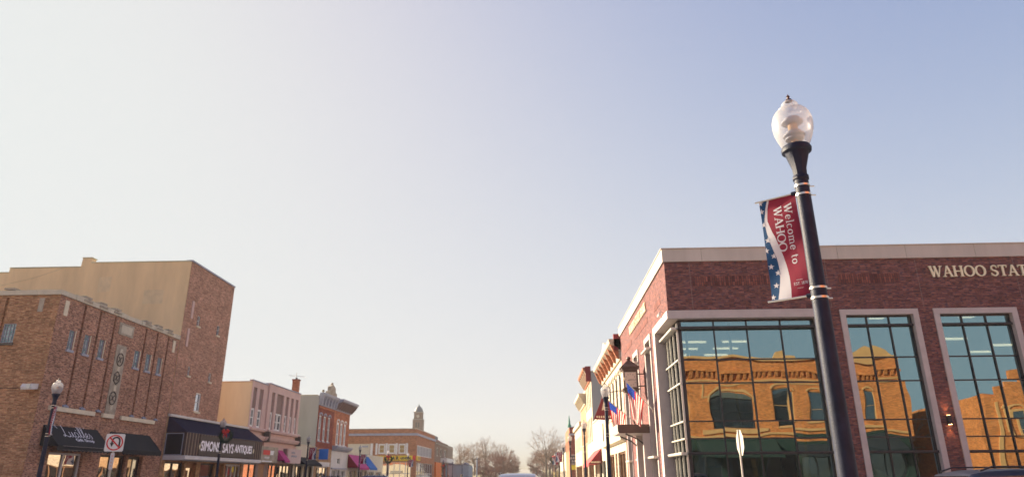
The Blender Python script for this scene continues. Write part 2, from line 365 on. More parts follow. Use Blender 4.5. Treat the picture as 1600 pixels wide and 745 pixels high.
def wall(mb, F, s0, s1, z0, z1, holes, m, th=.3, d=0.0, skin=None):
    ss = sorted({s0, s1, *[min(max(h[0], s0), s1) for h in holes], *[min(max(h[1], s0), s1) for h in holes]})
    zz = sorted({z0, z1, *[min(max(h[2], z0), z1) for h in holes], *[min(max(h[3], z0), z1) for h in holes]})
    for i in range(len(ss)-1):
        for j in range(len(zz)-1):
            a, b, c, e = ss[i], ss[i+1], zz[j], zz[j+1]; x, y = (a+b)/2, (c+e)/2
            if any(h[0] < x < h[1] and h[2] < y < h[3] for h in holes): continue
            mb.poly([F(a, c, d), F(b, c, d), F(b, e, d), F(a, e, d)], m)
    for h in holes:
        a, b, c, e = h[:4]; t = h[4] if len(h) > 4 else th
        if a > s0+.01: mb.poly([F(a, c, d), F(a, e, d), F(a, e, d-t), F(a, c, d-t)], m)
        if b < s1-.01: mb.poly([F(b, c, d), F(b, e, d), F(b, e, d-t), F(b, c, d-t)], m)
        mb.poly([F(a, e, d), F(b, e, d), F(b, e, d-t), F(a, e, d-t)], m); mb.poly([F(a, c, d), F(b, c, d), F(b, c, d-t), F(a, c, d-t)], m)
        if len(h) > 5: mb.poly([F(a, c, d-t), F(b, c, d-t), F(b, e, d-t), F(a, e, d-t)], h[5])
    mb.poly([F(s0, z1, d), F(s1, z1, d), F(s1, z1, d-th), F(s0, z1, d-th)], m)
def window(par, F, s0, s1, z0, z1, d=-.16, cols=1, rows=2, fm='white', gm='glass_dark', fw=.07, bar=.035, sill=None, arch=0, back=False):
    """window (frame) > pane, sill"""
    f = MB(); t = .06
    f.box(F, s0, s0+fw, z0, z1, d-t, d+t, fm); f.box(F, s1-fw, s1, z0, z1, d-t, d+t, fm)
    f.box(F, s0+fw, s1-fw, z1-fw, z1, d-t, d+t, fm); f.box(F, s0+fw, s1-fw, z0, z0+fw, d-t, d+t, fm)
    for k in range(1, cols):
        x = s0+(s1-s0)*k/cols; f.box(F, x-bar/2, x+bar/2, z0+fw, z1-fw, d-.02, d+.045, fm)
    for k in range(1, rows):
        z = z0+(z1-z0)*k/rows; f.box(F, s0+fw, s1-fw, z-bar/2, z+bar/2, d-.02, d+.05, fm)
    fo = f.build('window', par)
    p = MB(); p.box(F, s0+fw*.5, s1-fw*.5, z0+fw*.5, z1-fw*.5, d-.03, d-.012, gm); p.build('pane', fo)
    if sill:
        q = MB(); q.box(F, s0-.06, s1+.06, z0-.12, z0-.002, -.02, .09, sill); q.build('sill', fo)
    return fo
def body(par, x0, x1, y0, y1, z1, m, roofm='roof_dark', name='wall'):
    b = MB(); b.box(WORLD, x0, x1, -.1, z1, y0, y1, m); b.build(name, par)
    r = MB(); r.box(WORLD, x0+.4, x1-.4, z1+.002, z1+.06, y0+.4, y1-.4, roofm); r.build('roof', par)

# ---- lettering
def text2d(txt, size=1.0):
    cu = bpy.data.curves.new('t', 'FONT'); cu.body = txt; cu.size = 1; cu.resolution_u = 3
    ob = bpy.data.objects.new('t', cu); me = ob.to_mesh()
    vs_ = [(v.co.x, v.co.y) for v in me.vertices]; fs = [tuple(p.vertices) for p in me.polygons]
    xs = [v[0] for v in vs_]; ys = [v[1] for v in vs_]; x0, x1, y0, y1 = min(xs), max(xs), min(ys), max(ys)
    ob.to_mesh_clear(); bpy.data.objects.remove(ob); bpy.data.curves.remove(cu)
    return [[((vs_[i][0]-x0)/(x1-x0), (vs_[i][1]-y0)/(y1-y0)) for i in f] for f in fs], (x1-x0)/(y1-y0)
def put_text(mb, F, txt, s0, s1, z0, z1, d, m, flip=False, shear=0, bold=0.0):
    polys, asp = text2d(txt)
    offs = [(0, 0)] if not bold else [(0, 0), (bold, 0), (-bold, 0), (0, bold), (0, -bold)]
    for n_, (ox, oz) in enumerate(offs):
        for pl in polys:
            pts = []
            for x, y in pl:
                x2 = x+shear*(y-.5)
                if flip: x2 = 1-x2
                pts.append(F(s0+(s1-s0)*x2+ox, z0+(z1-z0)*y+oz, d+n_*.0006))
            mb.poly(pts, m)
# roman glyphs as ribbons: (width, [ (points, widths) ... ]); T thick, t thin
T_, t_, h_ = .175, .085, .065
def arc(cx, cy, rx, ry, a0, a1, n=14): return [(cx+rx*math.cos(R(a0+(a1-a0)*k/n)), cy+ry*math.sin(R(a0+(a1-a0)*k/n))) for k in range(n+1)]
def ser(x, y, w=.30): return ([(x-w/2, y), (x+w/2, y)], h_)
def ring(cx, cy, rx, ry, n=24): 
    p = arc(cx, cy, rx, ry, 0, 360, n); return (p, [t_+(T_-t_)*abs(math.cos(R(360*k/n)))**1.3 for k in range(n+1)])
H0, H1 = h_/2, 1-h_/2
G = {
 'W': (1.18, [([(.12, 1), (.36, 0)], T_), ([(.36, 0), (.60, .98)], t_), ([(.50, 1), (.78, 0)], T_), ([(.78, 0), (1.04, 1)], t_), ser(.13, H1), ser(.52, H1, .2), ser(1.04, H1)]),
 'A': (.90, [([(.12, 0), (.44, 1)], t_), ([(.44, 1), (.78, 0)], T_), ([(.22, .33), (.64, .33)], t_), ser(.13, H0), ser(.77, H0, .32)]),
 'H': (.98, [([(.19, 0), (.19, 1)], T_), ([(.79, 0), (.79, 1)], T_), ([(.19, .5), (.79, .5)], t_), ser(.19, H0), ser(.79, H0), ser(.19, H1), ser(.79, H1)]),
 'O': (.98, [ring(.49, .5, .40, .47)]), '0': (.66, [ring(.33, .5, .25, .47)]),
 'S': (.72, [(arc(.37, .73, .23, .235, 35, 250, 12)[:]+arc(.35, .26, .25, .225, 75, -150, 12), [t_]*2+[.1]*4+[.12]*7+[T_]*6+[.12]*4+[t_+.02]*3), ([(.59, .72), (.59, .93)], .05), ([(.09, .07), (.09, .30)], .05)]),
 'T': (.82, [([(.41, 0), (.41, 1)], T_), ([(.04, H1-.01), (.78, H1-.01)], t_), ser(.41, H0, .34), ([(.06, .78), (.06, .97)], .055), ([(.76, .78), (.76, .97)], .055)]),
 'E': (.80, [([(.20, 0), (.20, 1)], T_), ([(.06, H1), (.70, H1)], t_), ([(.06, H0), (.74, H0)], t_), ([(.2, .5), (.55, .5)], t_), ([(.69, .76), (.69, .98)], .055), ([(.73, .02), (.73, .26)], .055), ([(.55, .4), (.55, .6)], .05)]),
 'B': (.80, [([(.20, 0), (.20, 1)], T_), ([(.06, H1), (.45, H1)], t_)]+[(arc(.43, .74, .22, .225, 90, -90, 8), [t_, .1, .13, .15, T_, .15, .13, .1, t_]), (arc(.44, .27, .26, .235, 90, -90, 8), [t_, .1, .13, .15, T_, .15, .13, .1, t_])]+[([(.2, .51), (.45, .51)], t_), ([(.06, H0), (.46, H0)], t_)]),
 'N': (.98, [([(.17, 0), (.17, 1)], t_), ([(.15, 1), (.81, 0)], T_), ([(.81, 0), (.81, 1)], t_), ser(.17, H0), ser(.12, H1, .22), ser(.81, H1)]),
 'K': (.92, [([(.20, 0), (.20, 1)], T_), ([(.22, .42), (.70, 1)], t_), ([(.38, .58), (.78, 0)], T_), ser(.20, H0), ser(.20, H1), ser(.70, H1, .26), ser(.80, H0, .26)]),
 'e': (.58, [(arc(.29, .32, .21, .30, 0, 318, 14), [t_]*2+[.09]*3+[.13]*7+[.09]*3), ([(.09, .34), (.50, .34)], t_)]),
 'l': (.34, [([(.17, 0), (.17, 1.04)], .12), ser(.17, H0, .28), ([(.05, 1.0), (.17, 1.03)], .06)]),
 'c': (.54, [(arc(.29, .32, .21, .30, 45, 315, 12), [t_]*2+[.09]*2+[.13]*5+[.09]*2+[t_]*2)]),
 'o': (.62, [(arc(.31, .32, .22, .29, 0, 360, 16), [t_+.06*abs(math.cos(R(22.5*k))) for k in range(17)])]),
 'm': (1.02, [([(.17, 0), (.17, .62)], .12), (arc(.33, .42, .17, .19, 170, 0, 8)+[(.50, 0)], [t_]*5+[.1]*4+[.12]), (arc(.67, .42, .17, .19, 170, 0, 8)+[(.84, 0)], [t_]*5+[.1]*4+[.12]), ser(.17, H0, .26), ser(.51, H0, .24), ser(.85, H0, .26), ([(.06, .59), (.17, .61)], .06)]),
 't': (.42, [([(.18, .86), (.18, .14)], .12), (arc(.28, .15, .10, .13, 180, 320, 6), .08), ([(.04, .60), (.36, .60)], .06)]),
 '1': (.5, [([(.25, 0), (.25, 1)], .14), ser(.25, H0, .34), ([(.10, .84), (.25, .97)], .07)]),
 '8': (.66, [ring(.33, .75, .17, .22, 16), ring(.33, .27, .21, .25, 16)]),
 '7': (.62, [([(.08, .96), (.54, .96)], .09), ([(.54, .96), (.25, 0)], .12), ([(.09, .78), (.09, .97)], .05)]),
 '.': (.28, [([(.12, .0), (.12, .11)], .11)]), ' ': (.36, []),
}
def roman(txt, track=.0):
    out = []; x = 0
    for ch in txt:
        w_, strokes = G[ch]
        for st in strokes:
            out.append(([(x+px_, py_) for px_, py_ in st[0]], st[1]))
        x += w_+track
    return out, x
def ribbon(pts, wd):
    wd = wd if isinstance(wd, list) else [wd]*len(pts)
    while len(wd) < len(pts): wd.append(wd[-1])
    L, Rr = [], []
    for k, p in enumerate(pts):
        a = pts[max(k-1, 0)]; b = pts[min(k+1, len(pts)-1)]
        dx, dy = b[0]-a[0], b[1]-a[1]; l = math.hypot(dx, dy) or 1; nx, ny = -dy/l*wd[k]/2, dx/l*wd[k]/2
        L.append((p[0]+nx, p[1]+ny)); Rr.append((p[0]-nx, p[1]-ny))
    return L, Rr
def put_roman(mb, P, txt, m, track=.02, depth=None):
    """P(x, y, e): x in cap heights, returns world point; e 0 = wall side, 1 = face"""
    st, wtot = roman(txt, track); k_ = 0
    for pts, wd in st:
        L, Rr = ribbon(pts, wd); e = 1+.004*(k_ % 7); k_ += 1
        for i in range(len(L)-1):
            mb.poly([P(*L[i], e), P(*Rr[i], e), P(*Rr[i+1], e), P(*L[i+1], e)], m)
            if depth:
                mb.poly([P(*L[i], 0), P(*L[i+1], 0), P(*L[i+1], e), P(*L[i], e)], m); mb.poly([P(*Rr[i], 0), P(*Rr[i+1], 0), P(*Rr[i+1], e), P(*Rr[i], e)], m)
        if depth:
            for i in (0, -1): mb.poly([P(*L[i], 0), P(*Rr[i], 0), P(*Rr[i], e), P(*L[i], e)], m)
    return wtot

# ------------------------------------------------------------------ ground
def gh(y):
    t = min(max((y-195)/265, 0), 1); return 6.2*t*t*(3-2*t)
YS = [-400, -150, -60, -20, 8, 26, 60, 115, 138, 195]+[195+265*k/16 for k in range(1, 17)]+[520, 700, 1200, 2500]
def gz(y): return gh(y) if y < 470 else (6.2 if y < 600 else 6.2-(y-600)*.01)
def sheet(name, xs, ys, off, m, label=None):
    b = MB()
    for i in range(len(xs)-1):
        for j in range(len(ys)-1):
            b.poly([(xs[i], ys[j], gz(ys[j])+off), (xs[i+1], ys[j], gz(ys[j])+off), (xs[i+1], ys[j+1], gz(ys[j+1])+off), (xs[i], ys[j+1], gz(ys[j+1])+off)], m)
    return struct(b.build(name))
sheet('ground', [-2500, -600, -200, -60, -24, -20, 2, 6, 60, 200, 600, 2500], YS, 0, 'dirt')
sheet('main_road', [-18.7, -9, 2.2], [y for y in YS if y <= 700], .004, 'asphalt')
b = MB()
for y0, y1 in ((8, 23.5), (114, 134)):
    for x0, x1 in ((-200, -18.7), (2.2, 200)): b.poly([(x0, y0, .004), (x1, y0, .004), (x1, y1, .004), (x0, y1, .004)], 'asphalt')
struct(b.build('cross_road'))
b = MB()
for y0, y1 in ((-60, 8), (23.5, 114), (134, 193)):
    b.box(WORLD, -25, -18.7, -.05, .13, y0, y1, 'concrete'); b.box(WORLD, 2.2, 6.4, -.05, .13, y0, y1, 'concrete')
b.box(WORLD, -18.698, -16.4, -.05, .13, 23.5, 30, 'concrete'); b.box(WORLD, -18.698, -16.4, -.05, .13, 3, 8, 'concrete')
for y0, y1 in ((3.5, 8), (23.5, 30.3)): b.box(WORLD, 6.402, 70, -.05, .13, y0, y1, 'concrete')
for y0, y1 in ((3.5, 8), (23.5, 33.6)): b.box(WORLD, -90, -25.002, -.05, .13, y0, y1, 'concrete')
struct(b.build('pavement'))
b = MB()
for k in range(30):
    y = -40+k*9
    if 0 < y < 24 or 110 < y < 138 or y > 188: continue
    for dx in (-.12, .12): b.box(WORLD, -9.2+dx-.05, -9.2+dx+.05, .006, .008, y, y+8.9, 'paint_y')
for y0 in (9.6, 22):
    for k in range(22): b.box(WORLD, -18.4+k*.93, -17.9+k*.93, .006, .008, y0-1.2, y0+1.2, 'paint')
for k in range(24):
    for x in (-18.4, -1.2): b.box(WORLD, x, x+3.2, .006, .008, 33+k*3.1, 33.1+k*3.1, 'paint')
struct(b.build('road_markings'))
# dry golden bank on the hill to the right of the street
b = MB(); ys = [255, 275, 295, 320, 350]
for j in range(4):
    b.poly([(6.3, ys[j], gz(ys[j])+.05), (19, ys[j], gz(ys[j])+.9), (19, ys[j+1], gz(ys[j+1])+.9), (6.3, ys[j+1], gz(ys[j+1])+.05)], 'grass')
struct(b.build('grass_bank'))

exec_parts = []
# ------------------------------------------------------------------ LEFT ROW
def slopeF(F, s_off, d_top, z_top, d_bot, z_bot):
    """frame lying on an awning slope: x along s, y in metres up the slope, e off the cloth"""
    L = math.hypot(d_top-d_bot, z_top-z_bot); dd, dz = (d_top-d_bot)/L, (z_top-z_bot)/L; nd, nz_ = dz, -dd
    return (lambda x, y, e: F(s_off+x, z_bot+dz*y+nz_*e, d_bot+dd*y+nd*e)), L
def awning(par, F, s0, s1, zt, zb, d1, m, val=.25, name='awning', side=None, d0=.03):
    b = MB(); t = .02
    b.section(F, [(d0, zt), (d0, zb), (d0+.04, zb), (d1-.03, zb-.0), (d1, zb)], s0, s1, m, side or m)
    o = b.build(name, par)
    v = MB(); n = max(2, int((s1-s0)/.3)); 
    for k in range(n):
        a, c = s0+(s1-s0)*k/n, s0+(s1-s0)*(k+1)/n
        v.prism(F, [(a, zb-.004), (c, zb-.004), (c, zb-val*.8), ((a+c)/2, zb-val), (a, zb-val*.8)], d1-.012, d1+.002, m)
    v.build('valance', o)
    fr = MB()
    for s in (s0+.03, s1-.03): fr.tube([F(s, zb-.02, .05), F(s, zb-.02, d1-.05)], .018, 'alu', 6)
    fr.build('frame', o)
    return o

# --- 1. brown brick corner building with the gift shop
LB = thing('brick_building', 'brown brick corner building with glass block windows, carved stone strip and two black awnings', 'building', (-30, 39, 0))
body(LB, -48, -24.6, 33.5, 45.44, 10.6, 'brick_common')
b = MB(); Fs = FS(33.2)
gro = [35.28, 36.66, 38.05, 41.36, 42.70, 44.05]
wins = [(34.41, 34.84), (35.67, 36.12), (37.0, 37.43), (40.5, 41.04), (41.80, 42.30), (43.15, 43.6)]
holes = [(g-.09, g+.09, 5.17, 10.56, .2, 'brick_brown') for g in gro]+[(a, c, 8.04, 9.07) for a, c in wins]
holes += [(34.75, 37.45, .5, 2.97), (39.0, 41.5, .5, 2.97), (41.75, 43.3, .15, 2.97)]
wall(b, FL, 33.2, 45.45, 0, 10.62, holes, 'brick_brown'); b.build('facade', LB)
b = MB(); wall(b, Fs, -48, -24.3, 0, 10.62, [(-26.96, -26.29, 8.17, 9.16), (-27.14, -26.98, 3, 10.5, .12, 'brick_common'), (-30.6, -29.9, 8.17, 9.16), (-33.4, -32.7, 8.17, 9.16)], 'brick_common'); b.build('cross_street_wall', LB)
for i, (a, c) in enumerate(wins):
    wo = window(LB, FL, a, c, 8.04, 9.07, d=-.10, cols=2, rows=6, fm='slate', gm='gblock', fw=.03, bar=.016, sill='slate')
    q = MB(); q.box(FL, c+.005, c+.05, 8.04, 9.07, .001, .03, 'stone_w'); q.build('jamb_trim', wo)
for a, c in ((-26.96, -26.29), (-30.6, -29.9), (-33.4, -32.7)):
    window(LB, Fs, a, c, 8.17, 9.16, d=-.10, cols=4, rows=6, fm='slate', gm='gblock', fw=.04, bar=.02, sill='stone_dark')
b = MB()
for a, c in ((33.98, 37.62), (38.36, 39.38), (40.15, 43.78)): b.box(FL, a, c, 4.94, 5.16, -.05, .13, 'stone_w')
b.each('stone_sill', LB)
b = MB()
for g in gro: b.section(FL, [(-.195, 5.18), (.10, 5.18), (.10, 5.24), (-.195, 5.42)], g-.28, g+.10, 'bluegrey')
b.each('ledge_flashing', LB)
# carved strip
b = MB(); b.box(FL, 38.6, 39.58, 5.17, 9.08, -.02, .035, 'stone_d'); b.box(FL, 38.5, 40.0, 9.66, 10.36, -.02, .035, 'stone_d')
b.box(FL, 38.72, 39.80, 9.78, 10.24, .036, .05, 'stone')
for z in (5.6, 6.65, 7.75, 8.75): b.box(FL, 38.98, 39.2, z-.18, z+.12, .036, .055, 'stone')
b.build('carved_panel', LB)
b = MB()
for z, n, s in ((8.25, 20, 39.1), (7.2, 6, 39.08), (6.05, 20, 39.05)):
    rr_ = [(s+.30*math.cos(2*math.pi*k/n+.5236), z+.36*math.sin(2*math.pi*k/n+.5236)) for k in range(n)]
    b.tube([FL(p[0], p[1], .05) for p in rr_], .035, 'stone_dark', 6, closed=True)
    b.tube([FL(s-.14, z-.14, .05), FL(s+.02, z+.04, .055), FL(s+.15, z+.16, .05)], .028, 'stone_dark', 6)
    b.tube([FL(s-.13, z+.16, .05), FL(s+.12, z-.16, .05)], .022, 'stone_dark', 6)
    b.build('medallion', LB); b = MB()
b = MB()
for s in ((33.62, 33.92), (44.68, 44.98)): b.box(FL, s[0], s[1], 9.66, 10.44, -.02, .03, 'stone_w')
b.box(Fs, -25.36, -25.1, 9.74, 10.46, -.02, .03, 'stone_d'); b.each('stone_plaque', LB)
# coping, stepped and worn
b = MB(); random.seed(4); y = 33.1
while y < 45.4:
    l = random.uniform(.5, .95); e = min(y+l, 45.44); h = random.uniform(0, .05)
    b.box(FL, y, e-.012, 10.63, 10.86+h, -.42, .08+random.uniform(-.015, .02), 'stone'); y = e
for g in gro:
    b.box(FL, g-.30, g+.26, 10.9, 11.02, -.40, .10, 'stone_d'); b.box(FL, g-.38, g+.34, 10.72, 10.84, -.1, .12, 'stone_d')
x = -24.72
while x > -48:
    l = random.uniform(.8, 1.4); e = max(x-l, -48); h = random.uniform(0, .04)
    b.box(Fs, e+.012, x, 10.63, 10.86+h, -.42, .08+random.uniform(-.015, .02), 'stone'); x = e
b.box(Fs, -27.3, -26.75, 10.9, 11.0, -.4, .10, 'stone_d'); b.build('coping', LB)
# roof boxes, pipes
# shop front
def shopwin(par, F, s0, s1, z0, z1, cols, fm='alu', gm='glass_shop', d=-.2, rows=1): return window(par, F, s0, s1, z0, z1, d=-.02 if F(0, 0, 0)[0] == XL-.2 else d, cols=cols, rows=rows, fm=fm, gm=gm, fw=.10, bar=.12)
shopwin(LB, FL, 34.75, 37.45, .5, 2.97, 2, 'offw'); shopwin(LB, FL, 39.0, 41.5, .5, 2.97, 2, 'alu')
dr = MB(); dr.box(FL, 41.75, 43.3, .15, 2.97, -.29, -.22, 'alu'); dr.box(FL, 41.9, 42.45, .5, 2.8, -.219, -.20, 'glass_dark'); dr.box(FL, 42.6, 43.15, .5, 2.8, -.219, -.20, 'glass_dark'); do = dr.build('door', LB)
dr = MB(); dr.tube([FL(42.5, 1.0, -.15), FL(42.5, 1.4, -.15)], .015, 'steel', 6); dr.build('handle', do)
aw = awning(LB, FL, 33.9, 38.22, 4.24, 3.27, .95, 'black_cloth', .28); aw['label'] = 'black canvas awning with white script lettering'
SF, SL = slopeF(FL, 33.9, .03, 4.24, .95, 3.27)
b = MB()
def script(strokes, x0, y0, sc, wd):
    for st in strokes:
        L, Rr = ribbon([(x0+sc*x, y0+sc*y) for x, y in st], wd)
        for i in range(len(L)-1): b.poly([SF(*L[i], .006), SF(*Rr[i], .006), SF(*Rr[i+1], .006), SF(*L[i+1], .006)], 'letter_lilac')
ell = lambda x: [(x, .1), (x+.12, .3), (x+.27, .8), (x+.24, 1.0), (x+.15, .92), (x+.10, .4), (x+.12, .06), (x+.2, 0), (x+.3, .1)]
script([[(-.15, .62), (-.25, .75), (-.15, .92), (.1, .98), (.3, .85), (.42, .95), (.5, 1.12), (.42, 1.18), (.33, 1.0), (.28, .5), (.2, .12), (.08, 0), (0, .08), (.08, .16), (.3, .06), (.5, 0), (.68, .12)],
        [(.68, .42), (.66, .1), (.74, 0), (.86, .08), (.92, .4)], [(.92, .42), (.92, .05), (1.0, 0), (1.08, .1)],
        [(1.34, .36), (1.22, .42), (1.12, .25), (1.14, .06), (1.25, 0), (1.38, .1)], [(1.42, .4), (1.42, .06), (1.5, 0), (1.58, .1)], [(1.43, .55), (1.45, .62)],
        ell(1.56), ell(1.84), [(2.14, .12), (2.3, .2), (2.34, .36), (2.24, .42), (2.14, .28), (2.14, .06), (2.24, 0), (2.4, .08)], [(2.42, 1.0), (2.38, .78)],
        [(2.45, .1), (2.58, .42), (2.66, .2), (2.62, 0), (2.48, 0)]], .98, .62, .88, .035)
put_text(b, lambda x, y, e: SF(x, y, e), 'Gift Shop', 1.75, 3.25, .30, .54, .004, 'letter_lilac', bold=.006)
b.build('lettering', aw)
b = MB(); b.box(FL, 34.3, 38.2, 3.235, 3.25, .955, .962, 'letter_dim'); b.box(FL, 34.3, 38.2, 3.06, 3.07, .955, .962, 'letter_dim'); b.build('valance_piping', aw)
awning(LB, FL, 39.42, 43.58, 4.24, 3.27, .95, 'black_cloth', .28)['label'] = 'plain black canvas awning'

# security floodlight and wire on the corner
fl = thing('floodlight', 'small grey security floodlight on the corner of the brown brick building', 'floodlight', (-24.8, 33.0, 5.9))
b = MB(); b.section(FS(33.2), [(.05, 5.86), (.45, 5.80), (.5, 5.92), (.42, 6.08), (.05, 6.12)], -24.98, -24.42, 'offw'); b.build('housing', fl)
b = MB(); b.box(FS(33.2), -24.7, -24.5, 5.84, 6.06, .46, .53, 'lens'); b.build('lens', fl)
b = MB(); b.tube([(-25.0, 33.1, 5.96), (-25.3, 33.16, 5.93), (-36, 33.16, 5.9)], .015, 'black', 5); b.build('cable', fl)

# --- 2. tall stage-house
TB = thing('theatre_building', 'tall windowless tan stucco and ruddy brick block rising behind the corner building', 'building', (-35, 49, 0))
b = MB(); b.box(WORLD, -50, -24.6, -.1, 15.6, 45.8, 52.69, 'brick_tall'); b.build('wall', TB)
r = MB(); r.box(WORLD, -49.6, -25, 15.602, 15.66, 46.2, 52.3, 'roof_dark'); r.build('roof', TB)
b = MB(); b.prism(FS(45.8), [(-50, 0), (-24.32, 0), (-24.32, 16.24), (-31.62, 16.26), (-31.66, 16.62), (-32.3, 16.62), (-32.34, 15.95), (-37.5, 15.93), (-37.52, 15.62), (-44, 15.6), (-44, 15.2), (-50, 15.2)], -.25, .28, 'stucco'); b.build('stucco_wall', TB)
b = MB()
for x0, x1, z in ((-31.62, -24.4, 16.26), (-32.34, -31.6, 16.63), (-37.52, -32.32, 15.96), (-44, -37.5, 15.62)): b.box(FS(45.8), x0, x1, z, z+.06, -.3, .31, 'stucco_y')
b.build('parapet_cap', TB)
b = MB(); FT = FS(45.515)
b.tube([FT(-33.6, 15.9, .0), FT(-35.6, 15.2, .01), FT(-37.8, 14.7, .0)], .010, 'stone', 4)
for x0, x1, z0, z1 in ((-27.4, -26.0, 13.2, 14.2), (-30.8, -29.9, 14.1, 15.2), (-35.2, -34.2, 13.0, 13.8)): b.box(FT, x0, x1, z0, z1, .001, .006, 'stucco_p')
b.each('stucco_patch', TB)
b = MB(); thw = [(47.44, 47.86, 12.05, 12.78), (50.63, 51.06, 12.0, 12.75), (47.18, 47.5, 8.48, 9.1), (50.36, 50.74, 8.46, 9.1), (48.85, 49.62, 6.2, 7.5)]
wall(b, FL, 45.52, 52.7, 5.7, 16.24, thw, 'brick_tall'); b.build('facade', TB)
b = MB(); b.box(FL, 45.5, 52.72, 16.25, 16.36, -.4, .06, 'slate'); b.build('coping', TB)
for k, (a, c, e, f) in enumerate(thw):
    window(TB, FL, a, c, e, f, d=-.1, cols=1, rows=2, fm='offw' if k < 4 else 'white', gm='glass_bright' if k < 4 else 'glass_bright', fw=.045 if k < 4 else .09, sill='stone_w')
b = MB(); b.box(FL, 46.38, 46.66, 12.35, 13.6, .002, .06, 'pink'); b.box(FL, 46.28, 46.54, 10.35, 11.62, .002, .06, 'pink'); b.each('patched_slot', TB)

# --- 3. antique shop, low section and mansard
AB = thing('antique_shop', 'low shop with an indigo seam metal mansard, brown sign board and white lower ledge', 'shop', (-27, 52, 0))
b = MB(); b.box(WORLD, -40, -24.6, -.1, 5.5, 52.72, 58.48, 'brick_tan'); b.build('wall', AB)
b = MB(); wall(b, FL, 45.52, 58.5, 0, 5.6, [(46.0, 48.6, .6, 2.75), (48.9, 50.4, .15, 2.75), (51.0, 53.3, .6, 2.75), (53.7, 54.9, .15, 2.75), (55.2, 58.2, .6, 2.75)], 'brick_tan'); b.build('facade', AB)
shopwin(AB, FL, 46.0, 48.6, .6, 2.75, 2); shopwin(AB, FL, 51.0, 53.3, .6, 2.75, 1); shopwin(AB, FL, 55.2, 58.2, .6, 2.75, 4, 'offw')
for a, c in ((48.9, 50.4), (53.7, 54.9)):
    dr = MB(); dr.box(FL, a, c, .15, 2.75, -.29, -.22, 'wood'); dr.box(FL, a+.3, c-.3, .9, 2.4, -.219, -.205, 'glass_shop'); do = dr.build('door', AB)
    dr = MB(); dr.tube([FL(c-.15, 1.0, -.17), FL(c-.15, 1.3, -.17)], .02, 'steel', 6); dr.build('handle', do)
b = MB(); b.section(FL, [(.005, 5.58), (.16, 5.58), (.18, 5.64), (.18, 5.74), (.005, 5.76)], 45.5, 58.5, 'offw'); b.build('upper_ledge', AB)
b = MB(); b.section(FL, [(.006, 5.57), (.006, 4.6), (1.34, 4.6), (1.42, 4.56)], 45.62, 58.48, 'navy_metal'); 
SF2, SL2 = slopeF(FL, 45.62, .006, 5.57, 1.42, 4.56)
for k in range(44):
    x = .04+k*(12.8/43); b.poly([SF2(x-.018, .02, .002), SF2(x-.018, SL2, .002), SF2(x-.006, SL2, .05), SF2(x-.006, .02, .05)], 'navy_metal'); b.poly([SF2(x+.018, .02, .002), SF2(x+.018, SL2, .002), SF2(x+.006, SL2, .05), SF2(x+.006, .02, .05)], 'navy_metal'); b.poly([SF2(x-.006, .02, .05), SF2(x+.006, .02, .05), SF2(x+.006, SL2, .05), SF2(x-.006, SL2, .05)], 'navy_metal')
b.build('seam_roof', AB)
b = MB(); b.box(FL, 45.64, 58.46, 3.13, 4.585, 1.20, 1.36, 'brown_metal')
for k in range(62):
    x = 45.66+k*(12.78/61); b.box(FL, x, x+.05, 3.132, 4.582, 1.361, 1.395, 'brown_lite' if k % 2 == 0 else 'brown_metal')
b.box(FL, 45.64, 46.0, 3.13, 4.585, .006, 1.199, 'brown_metal'); b.box(FL, 58.1, 58.46, 3.13, 4.585, .006, 1.199, 'brown_metal'); b.build('corrugated_fascia', AB)
b = MB(); b.section(FL, [(.006, 2.86), (1.42, 2.86), (1.48, 2.9), (1.48, 3.10), (1.42, 3.125), (.006, 3.125)], 45.58, 58.5, 'offw'); b.build('lower_ledge', AB)
b = MB(); FE = FS(45.64); b.box(FE, -24.28, -23.1, 3.14, 4.52, .003, .03, 'black')
for q in ((-24.28, -23.1, 3.14, 3.19), (-24.28, -23.1, 4.47, 4.52), (-24.28, -24.23, 3.19, 4.47), (-23.15, -23.1, 3.19, 4.47)): b.box(FE, *q, .031, .05, 'slate')
b.build('blank_end_sign', AB)
b = MB(); b.box(FL, 47.42, 56.88, 3.2, 4.47, 1.397, 1.44, 'board')
sb = b.build('sign_board', AB); b = MB()
put_text(b, FL, 'SIMONS', 47.68, 50.55, 3.5, 4.12, 1.446, 'letter_lilac', bold=.035)
put_text(b, FL, 'SAYS', 51.05, 52.9, 3.48, 4.10, 1.446, 'letter_lilac', bold=.035)
put_text(b, FL, 'ANTIQUES', 53.15, 56.4, 3.46, 4.10, 1.446, 'letter_lilac', bold=.035)
b.build('lettering', sb)
b = MB()
for s in (47.5, 56.75): b.prism(FL, [(s-.05, 3.55), (s+.08, 3.75), (s-.02, 3.95), (s-.10, 3.75)], 1.442, 1.46, 'letter_gold')
b.build('scroll_ornament', sb)

# --- 4. dusty pink two-storey block
PB = thing('pink_building', 'dusty pink two-storey building with tall recessed panels and white windows, yellow tan side wall', 'building', (-30, 64, 0))
body(PB, -46, -24.6, 58.8, 70.58, 9.3, 'stucco_y')
b = MB(); b.box(FS(58.52), -46, -24.32, 5, 9.5, -.29, 0, 'stucco_y'); b.build('side_wall', PB)
b = MB(); b.box(FS(58.52), -46, -24.34, 9.505, 9.58, -.3, .04, 'stone'); b.build('side_coping', PB)
pan = [(58.86, 59.66), (60.28, 61.16), (62.84, 63.58), (64.15, 65.95), (66.55, 67.35), (67.95, 68.7), (69.3, 70.05)]
b = MB(); wall(b, FL, 58.53, 62.1, 3, 9.62, [(a, c, 5.84, 9.13, .3) for a, c in pan[:2]], 'pink')
wall(b, FL, 62.1, 70.58, 3, 9.78, [(a, c, 5.84, 9.13, .3) for a, c in pan[2:]], 'pink', th=.45, d=.14); b.build('facade', PB)
